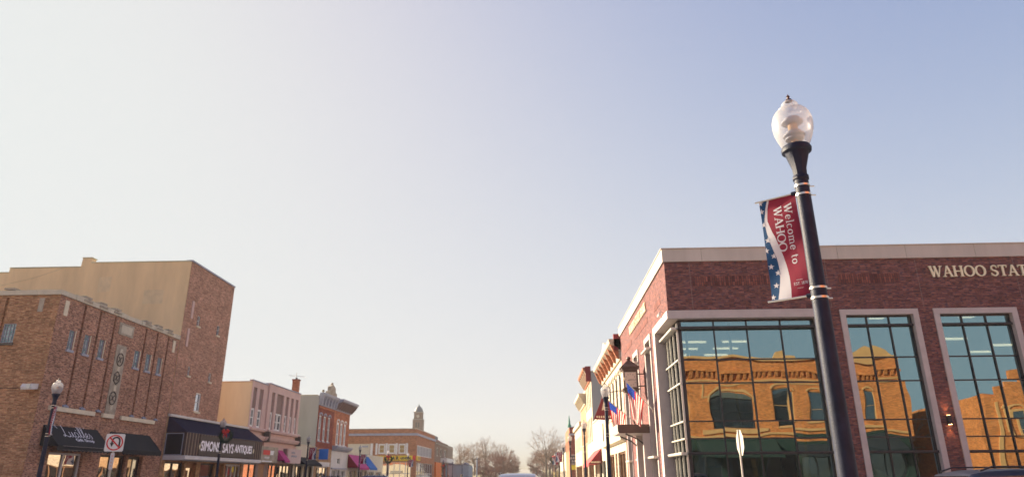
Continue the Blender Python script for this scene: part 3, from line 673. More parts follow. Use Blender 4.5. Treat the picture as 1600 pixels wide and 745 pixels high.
b = MB(); b.box(FL, 62.085, 62.115, 3, 9.78, -.3, .139, 'pink'); b.build('return_wall', PB)
b = MB()
for k, (a, c) in enumerate(pan):
    b.box(FL, a, c, 7.4, 9.13, -.2 if k < 2 else -.1, -.12 if k < 2 else -.02, 'pink_d')
b.each('recessed_panel', PB)
for k, (a, c) in enumerate(pan):
    d = -.13 if k < 2 else -.05
    if k == 3:
        window(PB, FL, a+.05, a+.8, 5.86, 7.38, d=d, fm='white', fw=.13, bar=.1); window(PB, FL, a+.95, c-.05, 5.86, 7.38, d=d, fm='white', fw=.13, bar=.1)
    else: window(PB, FL, a+.02, c-.02, 5.86, 7.38, d=d, fm='white', fw=.15, bar=.1)
b = MB(); b.section(FL, [(0.001, 5.5), (.28, 5.55), (.34, 5.7), (.28, 5.8), (0.001, 5.82)], 58.55, 62.05, 'pink'); b.section(FL, [(.141, 5.5), (.42, 5.55), (.48, 5.7), (.42, 5.8), (.141, 5.82)], 62.12, 70.56, 'pink')
b.section(FL, [(.141, 4.75), (.5, 4.85), (.62, 5.05), (.62, 5.15), (.141, 5.2)], 61.6, 70.56, 'pink'); b.section(FL, [(0.001, 4.75), (.3, 4.85), (.42, 5.05), (.42, 5.15), (0.001, 5.2)], 58.55, 61.58, 'pink')
for y in (61.9, 70.2): b.box(FL, y-.12, y+.18, 4.7, 5.6, .143, .66, 'stone_dark')
b.build('cornice', PB)
b = MB(); b.box(FL, 58.53, 62.08, 9.63, 9.72, -.3, .05, 'slate'); b.box(FL, 62.1, 70.58, 9.79, 9.88, -.3, .2, 'slate'); b.build('coping', PB)
b = MB(); wall(b, FX(XL-.2, 1), 58.53, 70.56, 0, 3.0, [(58.9, 61.6, .5, 2.9), (62.3, 63.6, .15, 2.9), (64.6, 70.2, .5, 2.9)], 'pink_d', th=.2); b.build('shop_front', PB)
shopwin(PB, FX(XL-.2, 1), 58.9, 61.6, .5, 2.9, 2); shopwin(PB, FX(XL-.2, 1), 64.6, 70.2, .5, 2.9, 6, 'alu')
b = MB(); b.box(FX(XL-.2, 1), 62.3, 63.6, .15, 2.9, -.09, -.02, 'wood'); b.build('door', PB)
b = MB(); b.box(FL, 59.3, 65.35, 3.02, 4.36, .15, .30, 'stone_d'); sg = b.build('sign_panel', PB); sg['label'] = 'tan sign panel with a red block and white lettering'
b = MB(); b.box(FL, 61.75, 63.35, 3.66, 4.06, .301, .312, 'red'); b.prism(FL, [(63.42, 3.68), (64.2, 3.68), (64.25, 3.9), (64.4, 4.04), (63.42, 4.04)], .301, .306, 'letter_white')
for k in range(5): b.box(FL, 62.2+k*.24, 62.33+k*.24, 3.36-.05*(k % 2), 3.52, .301, .306, 'letter_white')
b.box(FL, 61.6, 64.0, 3.08, 3.17, .301, .306, 'letter_white'); b.build('lettering', sg)
awning(PB, FL, 65.5, 66.9, 4.3, 3.25, .95, 'magenta', .2)['label'] = 'small magenta awning between two signs'
b = MB(); b.box(FL, 67.1, 70.9, 3.05, 4.36, .5, .62, 'pink')
for k in range(13): b.box(FL, 67.15+k*.29, 67.2+k*.29, 3.06, 4.35, .621, .635, 'offw')
b.box(FL, 67.1, 70.5, 3.06, 4.35, .145, .499, 'pink_d'); sg = b.build('slatted_sign', PB)
b = MB(); 
for x0, n, z in ((68.0, 5, 3.92), (68.0, 8, 3.6)):
    for k in range(n): b.box(FL, x0+k*.2, x0+k*.2+.14, z+.02*(k % 3), z+.18, .64, .645, 'bluegrey')
b.build('lettering', sg)
b = MB(); b.box(WORLD, -24.95, -24.35, 9.3, 11.15, 69.95, 70.5, 'brick_orange'); b.box(WORLD, -25.0, -24.3, 11.15, 11.27, 69.9, 70.55, 'brick_red'); b.tube([(-24.65, 70.2, 11.27), (-24.65, 70.2, 11.45)], .1, 'stone_dark', 8); b.build('chimney', PB)
an = thing('roof_antenna', 'thin television antenna on the roof behind the brick chimney', 'antenna', (-26.2, 74.5, 4.9))
b = MB(); b.tube([(-26.2, 74.5, 4.9), (-26.2, 74.5, 12.6)], .025, 'steel', 5); b.build('mast', an)
b = MB(); b.tube([(-27.0, 74.5, 12.3), (-25.2, 74.3, 12.1)], .018, 'steel', 5)
for k in range(5): x = -26.9+k*.4; b.tube([(x, 74.1, 12.28-.04*k), (x, 74.9, 12.28-.04*k)], .012, 'steel', 4)
b.build('boom', an)

# --- 5. low cream shop
CB = thing('cream_shop', 'one-storey cream shop with a dark awning between the pink and the red brick buildings', 'shop', (-28, 74, 0))
body(CB, -40, -24.6, 70.6, 77.18, 4.75, 'cream')
b = MB(); wall(b, FL, 70.6, 77.18, 0, 4.9, [(71.2, 73.6, .5, 2.9), (74, 75.2, .15, 2.9), (75.5, 76.9, .5, 2.9)], 'cream'); b.build('facade', CB)
shopwin(CB, FL, 71.2, 73.6, .5, 2.9, 3); shopwin(CB, FL, 75.5, 76.9, .5, 2.9, 2)
b = MB(); b.box(FL, 74, 75.2, .15, 2.9, -.28, -.2, 'alu'); b.build('door', CB)
b = MB(); b.box(FL, 70.62, 77.16, 4.902, 5.0, -.35, .05, 'stone'); b.build('coping', CB)
awning(CB, FL, 71.0, 76.6, 3.75, 3.05, 1.1, 'black_cloth', .2)

# --- 6. red brick Victorian pair
def cornice(par, F, s0, s1, z0, z1, dm, m, mb2, nb, m3=None):
    b = MB(); h = z1-z0
    b.section(F, [(0.002, z0), (.12, z0), (.14, z0+.12*h), (.14, z0+.55*h), (dm*.6, z0+.68*h), (dm, z0+.80*h), (dm+.05, z0+.92*h), (dm+.05, z1), (0.002, z1)], s0, s1, m)
    o = b.build('cornice', par)
    b = MB()
    for k in range(nb):
        s = s0+.2+(s1-s0-.4)*k/(nb-1); b.section(F, [(.142, z0+.05*h), (.3, z0+.1*h), (dm*.75, z0+.5*h), (dm*.95, z0+.75*h), (.142, z0+.6*h)], s-.11, s+.11, mb2)
    b.each('bracket', o); return o
def hood(par, F, s0, s1, z, m, name='hood_mould'):
    b = MB(); c = (s0+s1)/2; r = (s1-s0)/2
    b.prism(F, [(c+(r+.12)*math.cos(R(a)), z+(r*.55+.12)*math.sin(R(a))) for a in range(0, 181, 20)]+[(c+(r-.02)*math.cos(R(a)), z+(r*.55-.04)*math.sin(R(a))) for a in range(180, -1, -20)], .002, .09, m); b.build(name, par)
RB = thing('red_brick_building', 'deep red brick Victorian shop with a grey pediment and three tall pale windows', 'building', (-30, 80, 0))
b = MB(); b.box(WORLD, -46, -24.6, -.1, 10.2, 77.5, 83.48, 'brick_red'); b.build('wall', RB)
r = MB(); r.box(WORLD, -45.6, -25, 10.202, 10.25, 77.9, 83.1, 'roof_dark'); r.build('roof', RB)
b = MB(); b.box(FS(77.2), -46, -24.32, 0, 10.45, -.29, 0, 'stucco_g'); b.build('side_wall', RB)
b = MB(); b.box(FS(77.2), -46, -24.5, 10.452, 10.52, -.3, .04, 'stone'); b.build('side_coping', RB)
rw = [(77.78, 78.62), (79.45, 80.3), (81.18, 82.0)]
b = MB(); wall(b, FL, 77.22, 83.48, 4.86, 10.3, [(a, c, 5.62, 8.34) for a, c in rw], 'brick_red')
wall(b, FL, 77.22, 83.48, 0, 4.86, [(78.2, 82.6, .5, 2.9)], 'brick_tan'); b.build('facade', RB)
for a, c in rw:
    wo = window(RB, FL, a, c, 5.62, 8.34, d=-.1, rows=2, fm='white', gm='glass_bright', fw=.12, bar=.12, sill='slate'); hood(RB, FL, a, c, 8.34, 'slate')
cornice(RB, FL, 77.25, 83.4, 9.4, 10.75, .55, 'slate', 'slate', 6)
b = MB(); b.box(FL, 77.3, 83.4, 9.12, 9.32, .002, .1, 'brick_orange'); b.build('belt_course', RB)
b = MB(); b.prism(FL, [(79.2, 10.76), (82.6, 10.76), (82.6, 11.15), (82.0, 11.25), (81.9, 11.75), (80.9, 12.05), (79.9, 11.75), (79.8, 11.25), (79.2, 11.15)], .05, .4, 'stone_d')
b.ball(FL(80.9, 12.15, .22), .16, 'stone_d'); b.ball(FL(77.45, 10.95, .3), .16, 'stone_d'); b.build('pediment', RB)
b = MB(); b.box(FL, 78.1, 82.7, 2.92, 3.4, .002, .12, 'offw'); b.build('shop_fascia', RB)
shopwin(RB, FL, 78.2, 82.6, .5, 2.9, 3, 'offw')
bs = thing('blue_sign', 'plain bright blue square sign projecting from the red brick shop', 'sign', (-23.9, 77.4, 4.2))
b = MB(); b.box(WORLD, -23.95, -22.95, 3.62, 4.72, 77.6, 77.68, 'blue_s'); b.build('panel', bs); b = MB(); b.tube([(-24.28, 77.64, 4.6), (-23.9, 77.64, 4.6)], .03, 'black', 6); b.tube([(-24.28, 77.64, 3.8), (-23.9, 77.64, 3.8)], .03, 'black', 6); b.each('bracket', bs)
OB = thing('orange_brick_building', 'orange brick Victorian shop with a flaring bracketed cornice, white windows and white ground floor', 'building', (-30, 87, 0))
body(OB, -46, -24.6, 83.5, 90.6, 10.2, 'brick_orange')
ow = [(84.82, 85.85), (86.5, 87.45), (88.15, 89.1)]
b = MB(); wall(b, FL, 83.5, 90.6, 4.86, 10.3, [(a, c, 5.36, 8.1) for a, c in ow], 'brick_orange'); b.build('facade', OB)
for a, c in ow: window(OB, FL, a, c, 5.36, 8.1, d=-.08, rows=2, fm='white', gm='glass_bright', fw=.26, bar=.12); hood(OB, FL, a, c, 8.1, 'white')
cornice(OB, FL, 83.55, 90.75, 9.4, 10.7, 1.0, 'slate', 'pink_d', 8)
b = MB(); b.section(FL, [(0.002, 4.75), (.45, 4.95), (.65, 5.2), (.65, 5.3), (0.002, 5.34)], 83.6, 90.7, 'slate')
for k in range(3): b.ball(FL(85.3+k*1.7, 5.4, .2), .1, 'white')
b.build('lower_cornice', OB)
b = MB(); wall(b, FL, 83.5, 90.6, 0, 4.74, [(86.1, 87.4, 3.3, 4.0), (84.2, 86.4, .5, 2.6), (86.7, 87.8, .15, 2.6), (88.2, 90.2, .5, 2.6)], 'offw'); b.box(FL, 83.7, 90.4, 2.7, 2.85, .002, .2, 'slate'); b.build('ground_floor', OB)
window(OB, FL, 86.1, 87.4, 3.3, 4.0, rows=1, cols=2, fm='white'); shopwin(OB, FL, 84.2, 86.4, .5, 2.6, 2, 'offw'); shopwin(OB, FL, 88.2, 90.2, .5, 2.6, 2, 'offw')
b = MB(); b.box(FL, 86.7, 87.8, .15, 2.6, -.28, -.2, 'alu'); b.each('door', OB)

# --- 7. one-storey shops with magenta and blue awnings
DB = thing('low_shop', 'one-storey pale shop with a magenta and a blue awning before the side street', 'shop', (-30, 100, 0))
body(DB, -45, -24.6, 90.62, 112, 4.7, 'cream')
b = MB(); wall(b, FL, 90.62, 112, 0, 4.82, [(91.4, 94, .5, 2.6), (94.4, 95.6, .15, 2.6), (96, 99.4, .5, 2.6), (100.4, 101.6, .15, 2.6), (102.2, 106.2, .5, 2.6), (107.4, 111, .5, 2.6)], 'cream'); b.build('facade', DB)
for a, c in ((91.4, 94), (96, 99.4), (102.2, 106.2), (107.4, 111)): shopwin(DB, FL, a, c, .5, 2.6, 3, 'offw')
b = MB(); b.box(FL, 94.4, 95.6, .15, 2.6, -.28, -.2, 'alu'); b.box(FL, 100.4, 101.6, .15, 2.6, -.28, -.2, 'alu'); b.each('door', DB)
awning(DB, FL, 91.0, 96.9, 4.55, 2.95, 1.45, 'magenta', .25, side='maroon')['label'] = 'long magenta awning'
awning(DB, FL, 97.3, 101.9, 4.55, 2.95, 1.45, 'blue_c', .25)['label'] = 'bright blue awning'

# --- 8. corner store across the side street
GB = thing('corner_store', 'wide russet brick corner store with a yellow sign band and white framed windows', 'building', (-33, 150, 0))
body(GB, -47, -24.6, 142.3, 167.9, 10.7, 'brick_gold')
Fg = FS(142); gw = [(-31.9, -30.5), (-29.95, -28.45), (-27.85, -26.4)]
b = MB(); wall(b, Fg, -47, -24.3, 0, 10.95, [(a, c, 6.2, 8.15) for a, c in gw]+[(-38.6, -33.6, .3, 8.2), (-32.2, -30.0, .4, 4.4), (-29.7, -25.2, .3, 4.7)], 'brick_gold'); b.build('facade', GB)
b = MB(); wall(b, FL, 142, 167.9, 0, 10.95, [(143.2, 163.2, 5.85, 7.95), (143, 165, .4, 4.6)], 'brick_gold'); b.build('street_wall', GB)
b = MB(); b.box(FL, 141.8, 168, 10.96, 11.1, -.4, .12, 'stone'); b.box(Fg, -47, -24.75, 10.96, 11.1, -.4, .12, 'stone_d'); b.build('coping', GB)
b = MB(); b.box(FL, 142, 168.2, 9.72, 10.16, .002, .25, 'slate'); b.box(Fg, -47, -24.03, 9.72, 10.16, .002, .25, 'slate'); b.build('belt_cornice', GB)
for a, c in gw: window(GB, Fg, a, c, 6.2, 8.15, d=-.1, rows=2, fm='white', gm='blind', fw=.28, bar=.06)
b = MB()
for x in (-32.25, -30.22, -28.2, -26.12): b.box(Fg, x-.2, x+.2, 6.1, 8.25, .002, .12, 'white')
b.box(Fg, -33.5, -33.0, 5.9, 8.25, .002, .14, 'white'); b.each('pilaster', GB)
b = MB(); b.box(Fg, -38.6, -33.6, 4.4, 8.2, -.28, -.1, 'cream'); b.box(Fg, -38.6, -33.6, .3, 4.4, -.28, -.2, 'glass_dark'); b.box(Fg, -35.2, -34.0, 7.5, 7.8, -.099, -.05, 'slate'); b.build('infill_panel', GB)
for k in range(5): window(GB, FL, 143.2+k*4, 147.15+k*4, 5.86, 7.94, d=-.1, cols=4, rows=1, fm='white', gm='glass_bright', fw=.14, bar=.16)
shopwin(GB, Fg, -32.2, -30.0, .4, 4.4, 2, 'offw', 'glass_shop', rows=2); shopwin(GB, Fg, -29.7, -25.2, .3, 4.7, 4, 'offw', 'glass_shop', rows=2); shopwin(GB, FL, 143, 165, .4, 4.6, 7, 'offw', 'glass_bright', rows=2)
b = MB(); b.box(Fg, -32.2, -24.9, 4.92, 5.86, .003, .3, 'yellow'); b.box(Fg, -24.88, -24.32, 4.92, 5.86, .003, .3, 'red'); b.box(FL, 142.4, 146, 4.95, 5.8, .003, .3, 'yellow')
for k in range(6): b.box(Fg, -31.45+k*.78, -31.38+k*.78, 4.94, 5.84, .301, .306, 'red')
sg = b.build('yellow_sign', GB); b = MB()
for k, ch in enumerate('DOLLAR'): put_text(b, Fg, ch, -32.08+k*.79, -31.58+k*.79, 5.06, 5.72, .306, 'black', bold=.05)
put_text(b, Fg, 'GENERAL', -27.3, -25.1, 5.16, 5.62, .306, 'black', bold=.03); b.build('lettering', sg); b = MB(); put_text(b, FL, 'DOLLAR', 143, 145.6, 5.15, 5.6, .306, 'black', bold=.03); b.build('lettering', sg)
b = MB(); b.box(Fg, -29.2, -26.9, 2.6, 3.0, .1, .16, 'letter_gold'); b.build('door_sign', GB)

# --- 9. brown brick building with red roof and orange shop panel
HB = thing('brown_brick_building', 'distant brown brick two-storey building with a red tiled roof piece and an orange shop panel', 'building', (-30, 180, 0))
body(HB, -42, -24.6, 168, 193, 9.6, 'brick_umber')
b = MB(); wall(b, FL, 168, 193, 0, 10.1, [(171.5, 174.2, 6.6, 8.6), (178, 180.5, 6.6, 8.6), (185.5, 189, 6.6, 8.6)], 'brick_umber'); b.box(FL, 168, 193.1, 9.3, 9.55, .002, .2, 'stone_d'); b.build('facade', HB)
for a, c in ((171.5, 174.2), (178, 180.5), (185.5, 189)): window(HB, FL, a, c, 6.6, 8.6, fm='stone', gm='glass_bright', fw=.3)
b = MB(); b.section(FL, [(-.1, 10.12), (-2.6, 11.6), (-3.0, 11.6), (-3.0, 10.12)], 168.4, 184, 'roof_red'); b.box(FL, 172, 177, 10.3, 11.3, -1.2, -.6, 'dome'); b.build('red_roof', HB)
b = MB(); b.box(FL, 168.3, 178, .3, 5.15, .003, .4, 'orange'); b.build('orange_panel', HB)
b = MB(); b.box(FL, 178.5, 193.3, 5.3, 6.3, .003, 1.6, 'white'); b.build('white_canopy', HB)
b = MB(); b.box(FL, 178.5, 192.5, .4, 5.2, .003, .06, 'glass_shop'); b.box(FL, 184, 187, .4, 5.2, .062, .2, 'brick_red'); b.build('shop_front', HB)

# --- 10. courthouse tower far behind
CT = thing('courthouse_tower', 'distant square brick clock tower with a grey dome behind the corner store', 'tower', (-59.2, 350, gh(350)))
cx, cy = -59.2, 350
def cbox(b, hw, z0, z1, m): b.box(WORLD, cx-hw, cx+hw, z0, z1, cy-hw, cy+hw, m)
b = MB(); cbox(b, 2.45, 0, 29.0, 'brick_umber'); cbox(b, 2.0, 29.0, 32.3, 'brick_umber'); b.build('shaft', CT)
b = MB(); cbox(b, 2.6, 28.9, 29.25, 'stone_d'); cbox(b, 2.25, 32.3, 32.75, 'stone_d'); b.build('cornice', CT)
b = MB(); b.lathe((cx, cy, 32.75), [(2.15, 0), (2.1, .7), (1.8, 1.6), (1.3, 2.3), (.7, 2.8), (.35, 3.0), (.35, 3.4), (.08, 3.7), (.03, 4.6)], 'dome', 16); b.build('dome', CT)
b = MB(); F_ = FS(cy-2.0); b.prism(F_, [(cx+.75*math.cos(R(a)), 30.6+.75*math.sin(R(a))) for a in range(0, 360, 30)], .01, .08, 'stone'); b.build('clock_face', CT)
b = MB(); b.box(F_, cx-.9, cx-.3, 25.2, 27.6, .455, .5, 'stone_dark'); b.box(F_, cx+.3, cx+.9, 25.2, 27.6, .455, .5, 'stone_dark'); b.each('louvre', CT)
b = MB(); b.box(WORLD, cx-18, cx+14, 0, 17, cy+2.6, cy+30, 'brick_umber'); b.build('main_block', CT)
# ------------------------------------------------------------------ RIGHT ROW
# --- bank: corner glazing, two tall windows, cast stone frames
WB = thing('bank_building', 'maroon brick corner building with big teal reflecting windows, pale stone frames and cream serif letters', 'building', (20, 40, 0))
H = 10.86; FB = FS(30)
tall = [(13.42, 16.76), (17.46, 21.0), (21.75, 25.3), (26.05, 29.6)]
b = MB()
wall(b, FB, 6.0, 34, 0, H, [(6.0, 12.72, 0, 8.5)]+[(a+.02, c-.02, 0, 8.5) for a, c in tall], 'brick_bank', th=.35)
wall(b, FX(5.9, -1), 30.0, 47.5, 0, H, [(30.0, 33.95, 0, 8.5), (35.0, 37.0, .3, 8.45), (39.6, 41.6, .3, 8.45), (44.4, 46.4, .3, 8.45), (37.3, 39.3, .1, 4.0)], 'brick_bank', th=.35)
b.poly([(5.9, 30, 8.5), (6.0, 30, 8.5), (6.0, 30, H), (5.9, 30, H)], 'brick_bank')
b.build('brick_wall', WB)
b = MB()   # backing shell: rear, right and roof deck
b.box(WORLD, 33.7, 34, -.1, H-.02, 30.4, 47.2, 'brick_bank'); b.box(WORLD, 6.3, 33.69, -.1, H-.02, 47.15, 47.49, 'brick_bank'); b.build('rear_wall', WB)
b = MB(); b.box(WORLD, 6.3, 33.6, 10.2, 10.3, 30.4, 47.1, 'roof_dark'); b.build('roof', WB)
b = MB()
b.box(WORLD, 5.82, 34.08, H, 11.46, 29.92, 30.5, 'bank_cap'); b.box(WORLD, 5.82, 6.4, H, 11.46, 30.502, 47.6, 'bank_cap')
b.box(WORLD, 5.78, 34.1, 11.462, 11.5, 29.88, 30.55, 'bank_cap'); b.box(WORLD, 5.78, 6.45, 11.462, 11.5, 30.552, 47.62, 'bank_cap')
b.build('parapet_cap', WB)
b = MB()
for k in range(9): x = 7.6+k*3.05; b.box(FS(29.92), x, x+.02, H+.005, 11.46, .001, .006, 'stone_d')
for k in range(5): y = 32.2+k*3.05; b.box(FX(5.82, -1), y, y+.02, H+.005, 11.46, .001, .006, 'stone_d')
b.each('cap_joint', WB)
# soldier-course panels and movement joint
b = MB(); b.box(FB, 7.1, 12.4, 9.72, 10.16, .001, .014, 'brick_soldier'); b.box(FB, 13.6, 16.3, 9.72, 10.16, .001, .014, 'brick_soldier')
for s0, s1 in ((31.6, 33.4), (35.6, 40.6), (42, 46)): b.box(FR, s0, s1, 9.3, 9.62, .001, .014, 'brick_soldier')
b.each('soldier_course', WB)
b = MB()
for x in (7.02, 13.1, 17.1, 21.4): b.box(FB, x, x+.014, 8.63, 10.84, .001, .004, 'pink_d')
for y in (34.5, 38.6, 42.8): b.box(FR, y, y+.025, 8.63, 10.84, .001, .006, 'stone_dark')
b.each('movement_joint', WB)
# stone frame round the corner opening (front beam, right jamb, side beam, side jamb)
b = MB()
b.box(WORLD, 5.84, 12.72, 8.24, 8.6, 29.94, 30.35, 'bank_stone'); b.box(WORLD, 12.36, 12.72, -.05, 8.238, 29.94, 30.35, 'bank_stone')
b.box(WORLD, 5.84, 6.35, 8.24, 8.6, 30.352, 34.02, 'bank_stone'); b.box(WORLD, 5.84, 6.6, -.05, 8.238, 33.5, 34.02, 'bank_stone')
b.box(WORLD, 5.84, 6.6, -.05, .3, 29.94, 33.49, 'bank_stone')
b.build('corner_stone_frame', WB)
for a, c in tall:
    b = MB(); b.box(FB, a-.02, a+.22, -.05, 8.54, -.3, .06, 'bank_stone'); b.box(FB, c-.22, c+.02, -.05, 8.54, -.3, .06, 'bank_stone'); b.box(FB, a+.221, c-.221, 8.3, 8.54, -.3, .06, 'bank_stone'); b.build('window_surround', WB)
for s0, s1 in ((35.0, 37.0), (39.6, 41.6), (44.4, 46.4)):
    b = MB(); b.box(FR, s0-.02, s0+.2, .3, 8.6, -.3, .06, 'bank_stone'); b.box(FR, s1-.2, s1+.02, .3, 8.6, -.3, .06, 'bank_stone'); b.box(FR, s0+.201, s1-.201, 8.35, 8.6, -.3, .06, 'bank_stone'); b.build('window_surround', WB)
# glazing
ZL = [7.86, 6.47, 5.46, 3.86, 3.15, 2.56]
def curtain(par, F, s0, s1, z0, z1, vs_, zs, d, gm, name='glazed_window', m='alu', end0=True, end1=True, lip=.28, lm='alu'):
    f = MB(); w = .045
    if end0: f.box(F, s0, s0+.07, z0, z1, d-.12, d+.03, m)
    if end1: f.box(F, s1-.07, s1, z0, z1, d-.12, d+.03, m)
    f.box(F, s0+.07, s1-.07, z1-.07, z1, d-.12, d+.031, m)
    for x in vs_: f.box(F, x-w/2, x+w/2, z0, z1-.07, d-.12, d+.045, m)
    for z in zs: f.box(F, s0+.07, s1-.07, z-.025, z+.025, d-.119, d+.04, m)
    fo = f.build(name, par)
    p = MB(); xs = [s0+.03]+sorted(vs_)+[s1-.03]; zz = [z0]+sorted(zs)+[z1-.03]; rnd = random.Random(int(s0*100))
    for a, c in zip(xs, xs[1:]):
        for e, g in zip(zz, zz[1:]):          # every pane sits a little out of true
            o = [rnd.uniform(-.0045, .0045) for _ in range(3)]; o.append(o[0]+o[2]-o[1])
            p.poly([F(a, e, d-.02+o[0]), F(c, e, d-.02+o[1]), F(c, g, d-.02+o[2]), F(a, g, d-.02+o[3])], gm)
    p.build('pane', fo)
    for z in (7.86, 2.56):
        q = MB(); q.section(F, [(d+.05, z-.06), (d+lip, z-.06), (d+lip+.02, z-.03), (d+lip+.02, z+.03), (d+lip, z+.05), (d+.05, z+.05)], s0-.1, s1+.12, lm); q.build('sunshade', fo)
    return fo
curtain(WB, FB, 6.38, 12.34, .3, 8.24, [7.93, 9.38, 10.87], ZL[1:5], -.35, 'glass_bank', lip=.24)
curtain(WB, FX(6.38, -1), 30.36, 33.5, .3, 8.24, [31.25, 32.1, 32.8], ZL[1:5], .0, 'glass_side', m='alu', lip=.34, lm='alu_l')  # pale lips paint in the sun on this side; front lips stay dark
b = MB()
for z in ZL[1:5]: b.box(FX(6.38, -1), 30.3, 33.48, z-.03, z+.03, .042, .16, 'alu_l')
for y in (30.36, 31.25, 32.1, 32.8): b.box(FX(6.38, -1), y-.02, y+.02, .3, 8.1, .046, .12, 'alu_l')
b.build('sunlit_mullion_strip', WB)  # pale strips put sunlight on the side mullions into colour
for a, c in tall:
    i0, i1 = a+.22, c-.22; q = (i1-i0)/3
    curtain(WB, FB, i0, i1, .3, 8.3, [i0+q, i0+2*q], ZL[1:5], -.2, 'glass_bank', lip=.12)
for s0, s1 in ((35.2, 36.8), (39.8, 41.4), (44.6, 46.2)):
    curtain(WB, FR, s0, s1, .3, 8.35, [(s0+s1)/2], ZL[1:5], -.2, 'glass_side', m='alu', lip=.45, lm='alu_l')  # sunlit look of these lips is in their pale colour too
# offices inside
b = MB(); b.box(WORLD, 6.45, 33.6, 8.62, 8.7, 30.42, 46.9, 'white'); b.build('ceiling', WB)
b = MB(); b.box(WORLD, 6.7, 33.6, .15, .2, 30.7, 46.9, 'floor_in'); b.box(WORLD, 10.5, 33.6, 3.9, 4.2, 37, 46.9, 'interior'); b.build('floor_slab', WB)
b = MB(); b.box(WORLD, 6.7, 33.6, .2, 8.6, 44.5, 44.7, 'interior'); b.box(WORLD, 13.0, 13.1, .2, 8.6, 30.8, 44.4, 'interior'); b.box(WORLD, 17.0, 17.1, .2, 8.6, 30.8, 44.4, 'interior'); b.build('partition', WB)
b = MB()
for y in (37.5, 39.6, 41.8):
    for x in (8.6, 10.9, 14.6, 18.6, 22.6, 26.6): b.box(WORLD, x-.7, x+.7, 8.52, 8.60, y-.06, y+.06, 'strip')
for x in (13.9, 15.9, 18.1, 20.0, 22.6): b.box(WORLD, x-.3, x+.3, 8.52, 8.6, 31.6, 32.0, 'strip')
b.each('ceiling_light', WB)
b = MB(); b.box(WORLD, 6.9, 7.0, .2, 8.6, 31.5, 31.6, 'sun_and_cabinet_yellow'); b.box(WORLD, 9.15, 9.25, .2, 8.6, 32.4, 32.5, 'sun_and_cabinet_yellow'); b.box(WORLD, 12.0, 12.08, .2, 8.6, 32.4, 32.5, 'sun_and_cabinet_yellow'); b.each('column', WB)  # inner columns coloured yellow to carry the sunlight falling on them
b = MB(); b.box(WORLD, 7.1, 7.55, 2.05, 2.5, 30.9, 30.96, 'desk'); b.build('notice_panel', WB)
b = MB(); b.box(WORLD, 7.35, 7.85, .2, 2.0, 31.1, 31.5, 'sun_and_cabinet_yellow'); b.build('cabinet', WB)
# cream serif letters on both fronts
b = MB(); CH = .50
def PF(x, y, e): return (17.62+x*CH*.98, 30-.02-.06*e, 9.96+y*CH)
put_roman(b, PF, 'WAHOO STATE BANK', 'letter_gold', .01, True); b.build('lettering', WB)
b = MB()
def PS(x, y, e): return (5.9-.02-.06*e, 42.3-x*.50*.98, 9.93+y*.50)
put_roman(b, PS, 'WAHOO STATE BANK', 'letter_gold', .01, True); b.build('lettering', WB)
# entrance canopy and pier on the side front
b = MB(); b.section(FR, [(.0, 3.78), (1.66, 3.78), (1.72, 3.9), (1.72, 4.22), (.0, 4.22)], 37.0, 39.9, 'bank_stone', 'bronze'); b.build('entrance_canopy', WB)
b = MB(); b.box(FR, 37.02, 37.3, -.05, 3.775, .065, .42, 'bank_stone'); b.box(FR, 39.5, 39.9, -.05, 3.775, .065, .42, 'bank_stone'); b.each('entrance_pier', WB)
b = MB(); b.tube([(4.6, 37.2, 3.76), (5.2, 37.2, 3.5), (5.8, 37.2, 3.0)], .04, 'alu', 6); b.tube([(4.6, 39.7, 3.76), (5.2, 39.7, 3.5), (5.8, 39.7, 3.0)], .04, 'alu', 6); b.each('canopy_brace', WB)
b = MB(); b.box(FR, 37.32, 39.28, .1, 3.95, -.3, -.2, 'alu'); b.box(FR, 37.45, 38.25, .3, 3.0, -.199, -.19, 'glass_side'); b.box(FR, 38.35, 39.15, .3, 3.0, -.199, -.19, 'glass_side'); b.build('entrance_door', WB)
# security camera
sc_ = thing('security_camera', 'small white security camera on the sunlit side of the maroon brick building', 'camera', (5.8, 31.3, 8.85))
b = MB(); b.tube([(5.88, 31.3, 8.86), (5.74, 31.3, 8.82), (5.72, 31.3, 8.74)], .025, 'white', 6); b.build('bracket', sc_); b = MB(); b.tube([(5.72, 31.45, 8.68), (5.72, 31.1, 8.70)], .06, 'white', 8); b.build('housing', sc_)
# up-and-down wall light between the tall windows
wl = thing('wall_sconce', 'dark up and down wall light glowing on the brick between two tall windows', 'wall light', (17.1, 29.9, 3.8))
b = MB(); b.box(FB, 17.03, 17.17, 3.62, 3.98, .06, .2, 'alu'); b.box(FB, 17.06, 17.14, 3.75, 3.85, .001, .059, 'alu'); b.build('housing', wl)
b = MB(); b.box(FB, 17.05, 17.15, 3.981, 3.99, .08, .18, 'glow'); b.build('upper_lens', wl); b = MB(); b.box(FB, 17.05, 17.15, 3.61, 3.619, .08, .18, 'glow'); b.build('lower_lens', wl)
for zz, rx in ((4.01, 180), (3.59, 0)):
    l = bpy.data.lights.new('sconce_beam', 'SPOT'); l.energy = 6; l.color = (1, .45, .15); l.spot_size = R(62); l.spot_blend = .6; l.shadow_soft_size = .03
    lo = bpy.data.objects.new('sconce_beam', l); COL.objects.link(lo); lo.parent = wl; lo.location = Vector((17.1, 29.86, zz))-Vector(wl.location); lo.rotation_euler = (R(rx+ (12 if rx == 0 else -12)), 0, 0)

